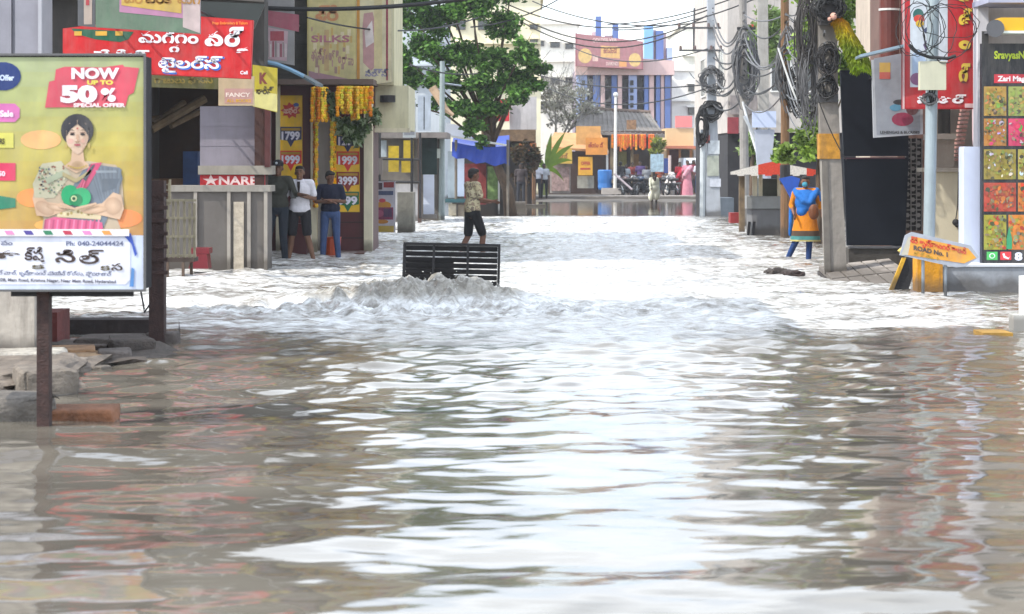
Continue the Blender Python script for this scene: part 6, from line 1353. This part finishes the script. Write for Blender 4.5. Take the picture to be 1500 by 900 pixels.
# man in navy shirt and jeans, arms folded, looking down to his left
person('man in navy t-shirt and blue jeans with folded arms by the price board', (gx(484, 34.6), 34.6, -.08), 1.55, Fc, dict(rel=(-.26, .02, 1.14), rwr=(.02, .19, 1.17), lel=(.26, .02, 1.14), lwr=(-.02, .20, 1.13), lan=(.14, .02, .09), ran=(-.15, .02, .09), lkn=(.12, .05, .5), rkn=(-.12, .05, .5)), skin='#755240', shirt='#151b33', pants='#3a4f78', pants_len='long', look=(.7, -.25), sleeve='short', collar='#11162a')
one('orange_bucket', 'orange plastic bucket standing behind the man in navy', 'bucket', MB().lathe(Vector((gx(487, 35.2), 35.2, -.06)), [(.12, 0), (.15, .38), (.16, .4)], 14), mat('#b8481c', .5, .1, 5), P(487, 372, 35.2))
# man behind the grating, seen from the side
person('man in patterned beige shirt and black shorts wading behind the black grating', (gx(692, 36.4), 36.4, -.20), 1.72, -PI/2+.5, dict(lel=(.22, .06, 1.15), lwr=(.18, .30, 1.12), rel=(-.22, .05, 1.14), rwr=(-.10, .30, 1.10), lkn=(.12, .15, .52), lan=(.13, .15, .09), rkn=(-.11, -.03, .50), ran=(-.13, -.19, .10), head=(0, .03, 1.575)), skin='#6e4a38', shirt_pat=pattern_mat('patterned_shirt', ['#b0a684', '#7d7060', '#c4ba98', '#94826e', '#bcb08c'], 16), pants='#121216', pants_len='shorts', shirt_len=.25, look=(-.1, -.15))
# woman in orange kurta with blue dupatta
def kurta(t, G, W_, M, s):
    c0 = W_((0, 0, 0)); 
    def ring(z, rx, ry, n=20, wob=.0):
        return [W_((rx*(1+wob*math.sin(5*th))*math.cos(th), ry*(1+wob*math.sin(6*th+1))*math.sin(th), z)) for th in [2*PI*i/n for i in range(n)]]
    def tubew(rings, name, m_):
        a = MB(); a.smooth = True; n = len(rings[0])
        vs_ = [p for r_ in rings for p in r_]; a.add(vs_, [(i*n+k, i*n+(k+1) % n, (i+1)*n+(k+1) % n, (i+1)*n+k) for i in range(len(rings)-1) for k in range(n)]); return a.build(name, m_, t)
    tubew([ring(1.10, .175, .135), ring(.95, .20, .155, wob=.01), ring(.78, .225, .17, wob=.03), ring(.66, .25, .19, wob=.04)], 'kurta_skirt', mat('#c87808', .9, .12, 6, .5))
    tubew([ring(.66, .252, .192, wob=.04), ring(.56, .268, .20, wob=.045)], 'dark_hem', mat('#4a3a2e', .9, .2, 9)); tubew([ring(.56, .27, .202, wob=.045), ring(.49, .28, .21, wob=.05)], 'teal_hem', mat('#3f7c7c', .9, .2, 9)); tubew([ring(.49, .282, .212, wob=.05), ring(.46, .285, .214, wob=.05)], 'cream_hem', mat('#a89c60', .9, .2, 9))
    a = MB(); a.tube([W_((.20, -.02, 1.42)), W_((.13, .12, 1.34)), W_((.02, .17, 1.22)), W_((-.10, .16, 1.18)), W_((-.17, .12, 1.32)), W_((-.21, -.02, 1.42)), W_((-.10, -.12, 1.42)), W_((.1, -.12, 1.42)), W_((.20, -.02, 1.42))], .065*s, 8); a.ell(W_((0, .07, 1.20)), (.20*s, .125*s, .21*s), 14, 10, M); a.ell(W_((.05, .08, 1.03)), (.12*s, .11*s, .12*s), 12, 8, M); a.ell(W_((0, .03, 1.38)), (.20*s, .10*s, .07*s), 12, 8, M)
    a.tube([W_((.21, -.03, 1.40)), W_((.27, -.02, 1.15)), W_((.28, .0, .80)), W_((.30, -.02, .55))], [.06*s, .05*s, .045*s, .03*s], 8); a.tube([W_((-.2, -.03, 1.42)), W_((-.27, -.02, 1.30)), W_((-.27, .0, 1.2))], [.065*s, .06*s, .04*s], 8)
    link_mesh('dupatta', bake(a, .016, 3), mat('#1565b4', .85, .15, 8, .6), t)
    MB().ell(G['head']+M@Vector((0, .075, -.04))*s, (.055*s, .035*s, .05*s), 10, 8, M).build('face_mask', mat('#3f8fa8', .8, .1, 6), t)
person('woman in orange kurta and blue shawl wading beside the concrete pole', (gx(1180, 34.2), 34.2, -.10), 1.50, Fc-.25, dict(rel=(-.27, -.02, 1.14), rwr=(-.33, .08, .92), lel=(.27, .0, 1.14), lwr=(.20, .16, .98), lkn=(.16, .04, .5), lan=(.34, .0, .12), rkn=(-.08, .05, .5), ran=(-.06, .06, .09), head=(0, .03, 1.575)), skin='#7a5440', shirt='#c87808', pants='#173a70', pants_len='long', sleeve='elbow', long_hair=True, extra=kurta, look=(.1, -.1))
one('handbag', 'brown handbag carried at the side of the woman in orange', 'bag', MB().ell((gx(1192, 33.9), 33.9, .80), (.09, .05, .13), 10, 8), mat('#6a3a18', .6, .2, 6), (gx(1192, 33.9), 33.9, .80))
# far people
far = dict(vox=.02)
person('man in white shirt and dark trousers, left one of the far pair', (gx(787, 90), 90, 0.0), 1.66, Fc-.4, shirt='#b9bcc8', pants='#20222a', pants_len='long', skin='#4a3226', group='pair standing at the far left roadside', look=(-.5, 0), **far)
person('man in grey white shirt and black trousers, right one of the far pair', (gx(797, 90.3), 90.3, 0.0), 1.60, Fc+.2, shirt='#a8acb4', pants='#15161c', pants_len='long', skin='#4a3226', group='pair standing at the far left roadside', look=(.3, 0), **far)
def dhoti(t, G, W_, M, s):
    a = MB(); a.ell(W_((0, .02, 1.02)), (.24*s, .17*s, .26*s), 12, 8, M).ell(W_((-.10, .04, .74)), (.17*s, .14*s, .26*s), 12, 8, M).ell(W_((.16, .0, .66)), (.12*s, .12*s, .22*s), 12, 8, M); link_mesh('dhoti', bake(a, .025, 2), mat('#cfcdbb', .9, .1, 5, .5), t)
person('person in white hitched up cloth wading at the far edge of the flow', (gx(958, 78), 78, -.22), 1.5, Fc+.5, dict(head=(.06, .16, 1.42), neck=(.04, .1, 1.36), chest=(.03, .06, 1.22), lwr=(.30, .25, 1.0), lel=(.27, .1, 1.12)), shirt='#c9c8b4', pants='#cfcdbb', pants_len='shorts', skin='#33241c', extra=dhoti, sleeve='long', **far)
def saree(c1, c2):
    def f(t, G, W_, M, s):
        a = MB(); a.lathe(W_((0, 0, .04)), [(.27*s, 0), (.25*s, .3*s), (.20*s, .7*s), (.18*s, 1.0*s)], 14, 1, .75); a.build('saree_skirt', mat(c1, .9, .15, 5, .5), t)
        a = MB(); a.tube([W_((-.18, .0, 1.42)), W_((-.05, .14, 1.25)), W_((.12, .14, 1.0)), W_((.2, -.05, .75))], [.09*s, .11*s, .11*s, .09*s], 8); a.build('saree_drape', mat(c2, .9, .15, 5, .5), t)
    return f
person('woman in crimson saree on the far road beside the pale sack', (gx(996, 98), 98, .06), 1.62, Fc+.3, shirt='#8e1226', pants='#8e1226', skin='#4a3226', extra=saree('#7c1226', '#a81c38'), long_hair=True, **far)
person('woman in pink saree on the far road, right of the crimson one', (gx(1007, 96.5), 96.5, .06), 1.70, Fc-.2, shirt='#b9788a', pants='#c0808c', skin='#5a3b2a', extra=saree('#c07c8a', '#c98f9c'), long_hair=True, **far)
person('man in white shirt and blue jeans half hidden by the pale utility pole', (gx(1024, 97.5), 97.5, .06), 1.66, Fc, shirt='#c9ccd4', pants='#2c5a9c', pants_len='long', skin='#4a3226', **far)
person('person in dark red top standing at the white van', (gx(1016, 103), 103, .06), 1.72, Fc+.9, shirt='#7c1c30', pants='#20222a', pants_len='long', skin='#4a3226', **far)
person('person in purple top standing before the tiled pavilion', (gx(938, 103), 103, .06), 1.66, Fc, shirt='#4c3a6a', pants='#2a2024', pants_len='long', skin='#4a3226', **far)
person('person in dull red shirt behind the motorcycles left of the purple dressed one', (gx(926, 103.5), 103.5, .06), 1.6, Fc-.4, shirt='#6e2824', pants='#22242c', pants_len='long', skin='#4a3226', **far)
person('person in dark clothes standing by the white flagpole', (gx(909, 101), 101, .06), 1.64, 0.3, shirt='#2c2a2e', pants='#1c1c22', pants_len='long', skin='#4a3226', **far)
person('person in pale checked shirt behind the motorcycle row', (gx(917, 102), 102, .06), 1.5, Fc+.2, shirt='#9aa0a6', pants='#2a2c34', pants_len='long', skin='#4a3226', **far)
person('person in grey shirt behind the middle motorcycles', (gx(947, 100.5), 100.5, .06), 1.45, Fc, shirt='#7c7f84', pants='#22242c', pants_len='long', skin='#4a3226', **far)
person('person in dark shirt standing left of the far pair beside the shrub', (gx(763, 78), 78, .0), 1.62, Fc, shirt='#3a3234', pants='#2a2c34', pants_len='long', skin='#3a281e', **far)
person('person in orange brown top near the poster stands', (gx(967, 102), 102, .06), 1.5, Fc, shirt='#9a4a2c', pants='#3a2c2c', pants_len='long', skin='#4a3226', **far)
# ================================================================ DRAIN GRATING, CABLES, HAZE
Y0 = 24.0
t = thing('drain_grating', 'black iron drain grating lifted on edge by the boiling water', 'grating', (gx(660, Y0), Y0, 0))
gm = mat('#0d0d11', .6, .15, 4, spec=.25)
RT = Matrix.Rotation(R(-12), 3, 'X')@Matrix.Rotation(R(1.2), 3, 'Y')
c0 = P(661, 402, Y0)
def gq(x, z, w, hgt, d, oy=0):
    a = MB(); a.box(c0+RT@Vector((x, oy, z)), (w, d, hgt), rot=RT); return a
W2, H2 = .57, .34
gq(-W2+.015, 0, .035, 2*H2, .05).build('side_bar', gm, t); gq(W2-.015, 0, .03, 2*H2, .05).build('side_bar', gm, t)
gq(0, H2+.012, 2*W2, .028, .05).build('top_bar', gm, t); gq(0, -H2-.012, 2*W2, .028, .05).build('bottom_bar', gm, t)
for x in (-.21, .19): gq(x, 0, .028, 2*H2, .022, -.036).build('cross_bar', gm, t)
tl = Matrix.Rotation(R(-12+24), 3, 'X')@Matrix.Rotation(R(1.2), 3, 'Y')
for k in range(10):
    z = H2-.035-k*.068
    a = MB(); a.box(c0+RT@Vector((0, .0, z)), (2*W2-.066, .012, .054), rot=tl); a.build('slat', gm, t)
# plastic sack snagged behind the left half
rock('snagged_sack', 'dark sodden sack caught behind the left half of the black grating', 'sack', c0+Vector((-.27, .22, -.06)), (.62, .2, .52), .1, '#231e1e', 91)
# spray thrown up round the boil
g = random.Random(44); a = MB()
for k in range(260):
    th = g.uniform(0, 6.28); rr = g.random()**.5; x = BOIL[0]+.05+1.25*rr*math.cos(th); y = BOIL[1]+.1+.6*rr*math.sin(th); top = .30*math.exp(-abs((x-BOIL[0])/1.0)**3)+.06
    s_ = g.uniform(.002, .007)*(1 if k % 9 else 1.6); a.ell((x, y, g.uniform(.3, 1.0)*top+.03), (s_*g.uniform(.8, 1.6), s_, s_*g.uniform(.7, 1.3)), 6, 4)
a.build('water_spray', mat('#c9c9c4', .15, .05, 9), None, loc=(BOIL[0], BOIL[1], 0), kind='stuff')
# overhead cables
def cable(label, a_, b_, sag, r, m_=None, group='overhead cables across the street', name='overhead_cable'):
    a_, b_ = Vector(a_), Vector(b_); n_ = 18; mb = MB()
    pts = [a_.lerp(b_, i/n_)-Vector((0, 0, sag*4*(i/n_)*(1-i/n_))) for i in range(n_+1)]; mb.tube(pts, r, 5)
    return mb.build(name, m_ or cablem, None, loc=a_, label=label, cat='cable', group=group)
cable('thick black cable crossing in front of the yellow hoarding at the top left', P(385, 12, 33), P(760, -14, 33), .06*2, .036)
cable('thinner black cable below the thick one across the yellow hoarding', P(450, 26, 34), P(700, 26, 44), .25, .016)
cable('thin cable continuing behind the leafy tree at mid height', P(600, 95, 50), P(700, 108, 55), .1, .02)
wires = [
 ('thin cable rising to the right from the tree top over the white block', P(690, 40, 58), P(830, -8, 66), .2),
 ('topmost faint cable over the white block towards the pale pole', P(780, 2, 72), P(1045, 30, 63), .45),
 ('cable from the tree to the pale pole passing above the mauve hoarding', P(740, 5, 66), P(1045, 12, 63), .7),
 ('lower cable from the tree to the pale pole grazing the blue roof fins', P(740, 12, 66), P(1045, 18, 63), 1.0),
 ('sagging cable above the mauve hoarding, lowest of the upper set', P(740, 16, 66), P(1010, 40, 63), .9),
 ('long cable rising to the right above the pale pole cross arms', P(890, 36, 70), P(1140, -30, 60), .3),
 ('second long cable rising to the right just below the other', P(900, 44, 70), P(1150, -22, 58), .35),
 ('grey cable at hoarding level running right to the pale pole', P(840, 70, 90), P(1036, 72, 63), .5),
 ('cable crossing the blue columns towards the coil on the pale pole', P(780, 108, 80), P(1036, 124, 63), .3),
 ('lower cable crossing the blue columns towards the coil on the pale pole', P(800, 128, 84), P(1034, 130, 63), .6),
 ('cable from the pale pole down to the plain white building', P(1036, 128, 63), P(1010, 106, 90), .1)]
for lb, a_, b_, sg in wires: cable(lb, a_, b_, sg, .022)
g = random.Random(17); P0 = [(1045, 63.), (1090, 52.), (1152, 43.3), (1208, 28.1)]
words = ['topmost', 'upper', 'high slack', 'middle', 'taut middle', 'lower middle', 'low', 'low slack', 'lowest']
span = ['between the pale pole and the slim weathered pole', 'between the slim weathered pole and the brown wooden pole', 'between the wooden pole and the near concrete pole']
for sgm in range(3):
    for k in range(9):
        (xa, ya), (xb, yb) = P0[sgm], P0[sgm+1]; h0 = 18+k*17+g.uniform(-6, 6); h1 = 10+k*15+g.uniform(-12, 12)
        cable(f'{words[k]} cable {span[sgm]}', P(xa, h0, ya-.2), P(xb, h1, yb-.2), g.uniform(.15, .9), (.024, .018, .013)[sgm], greycable if g.random() < .65 else cablem, 'cables strung between the right hand poles')
cable('cable dropping diagonally from the slim pole to the notice board foot', P(1088, 150, 51.8), P(1118, 250, 50), .1, .03, mat('#b0b2b4', .6, .1, 4), 'cables strung between the right hand poles')
cable('pale diagonal stay cable right of the wooden pole', P(1140, 70, 43.2), P(1172, 160, 40), .05, .02, mat('#a8a8a6', .6, .1, 4), 'cables strung between the right hand poles')
cable('thin black cable running down the near concrete pole and off right', P(1200, 150, 28), P(1240, 235, 28), .06, .008, cablem, 'cables strung between the right hand poles')
cable('black cable leaving the near concrete pole to the upper left', P(1196, -2, 28), P(1150, 22, 43), .1, .012, cablem, 'cables strung between the right hand poles')
# haze: closed box round the whole scene
a = MB(); a.bx(-420, 420, -70, 905, -1.6, 14); hz = bpy.data.materials.new('haze'); hz.use_nodes = True; n = hz.node_tree.nodes
n.remove(n['Principled BSDF']); pv = n.new('ShaderNodeVolumePrincipled'); pv.inputs['Color'].default_value = (.95, .96, 1, 1); pv.inputs['Density'].default_value = .0006; pv.inputs['Anisotropy'].default_value = .3
hz.node_tree.links.new(pv.outputs[0], n['Material Output'].inputs['Volume'])
a.build('haze', hz, None, kind='stuff')
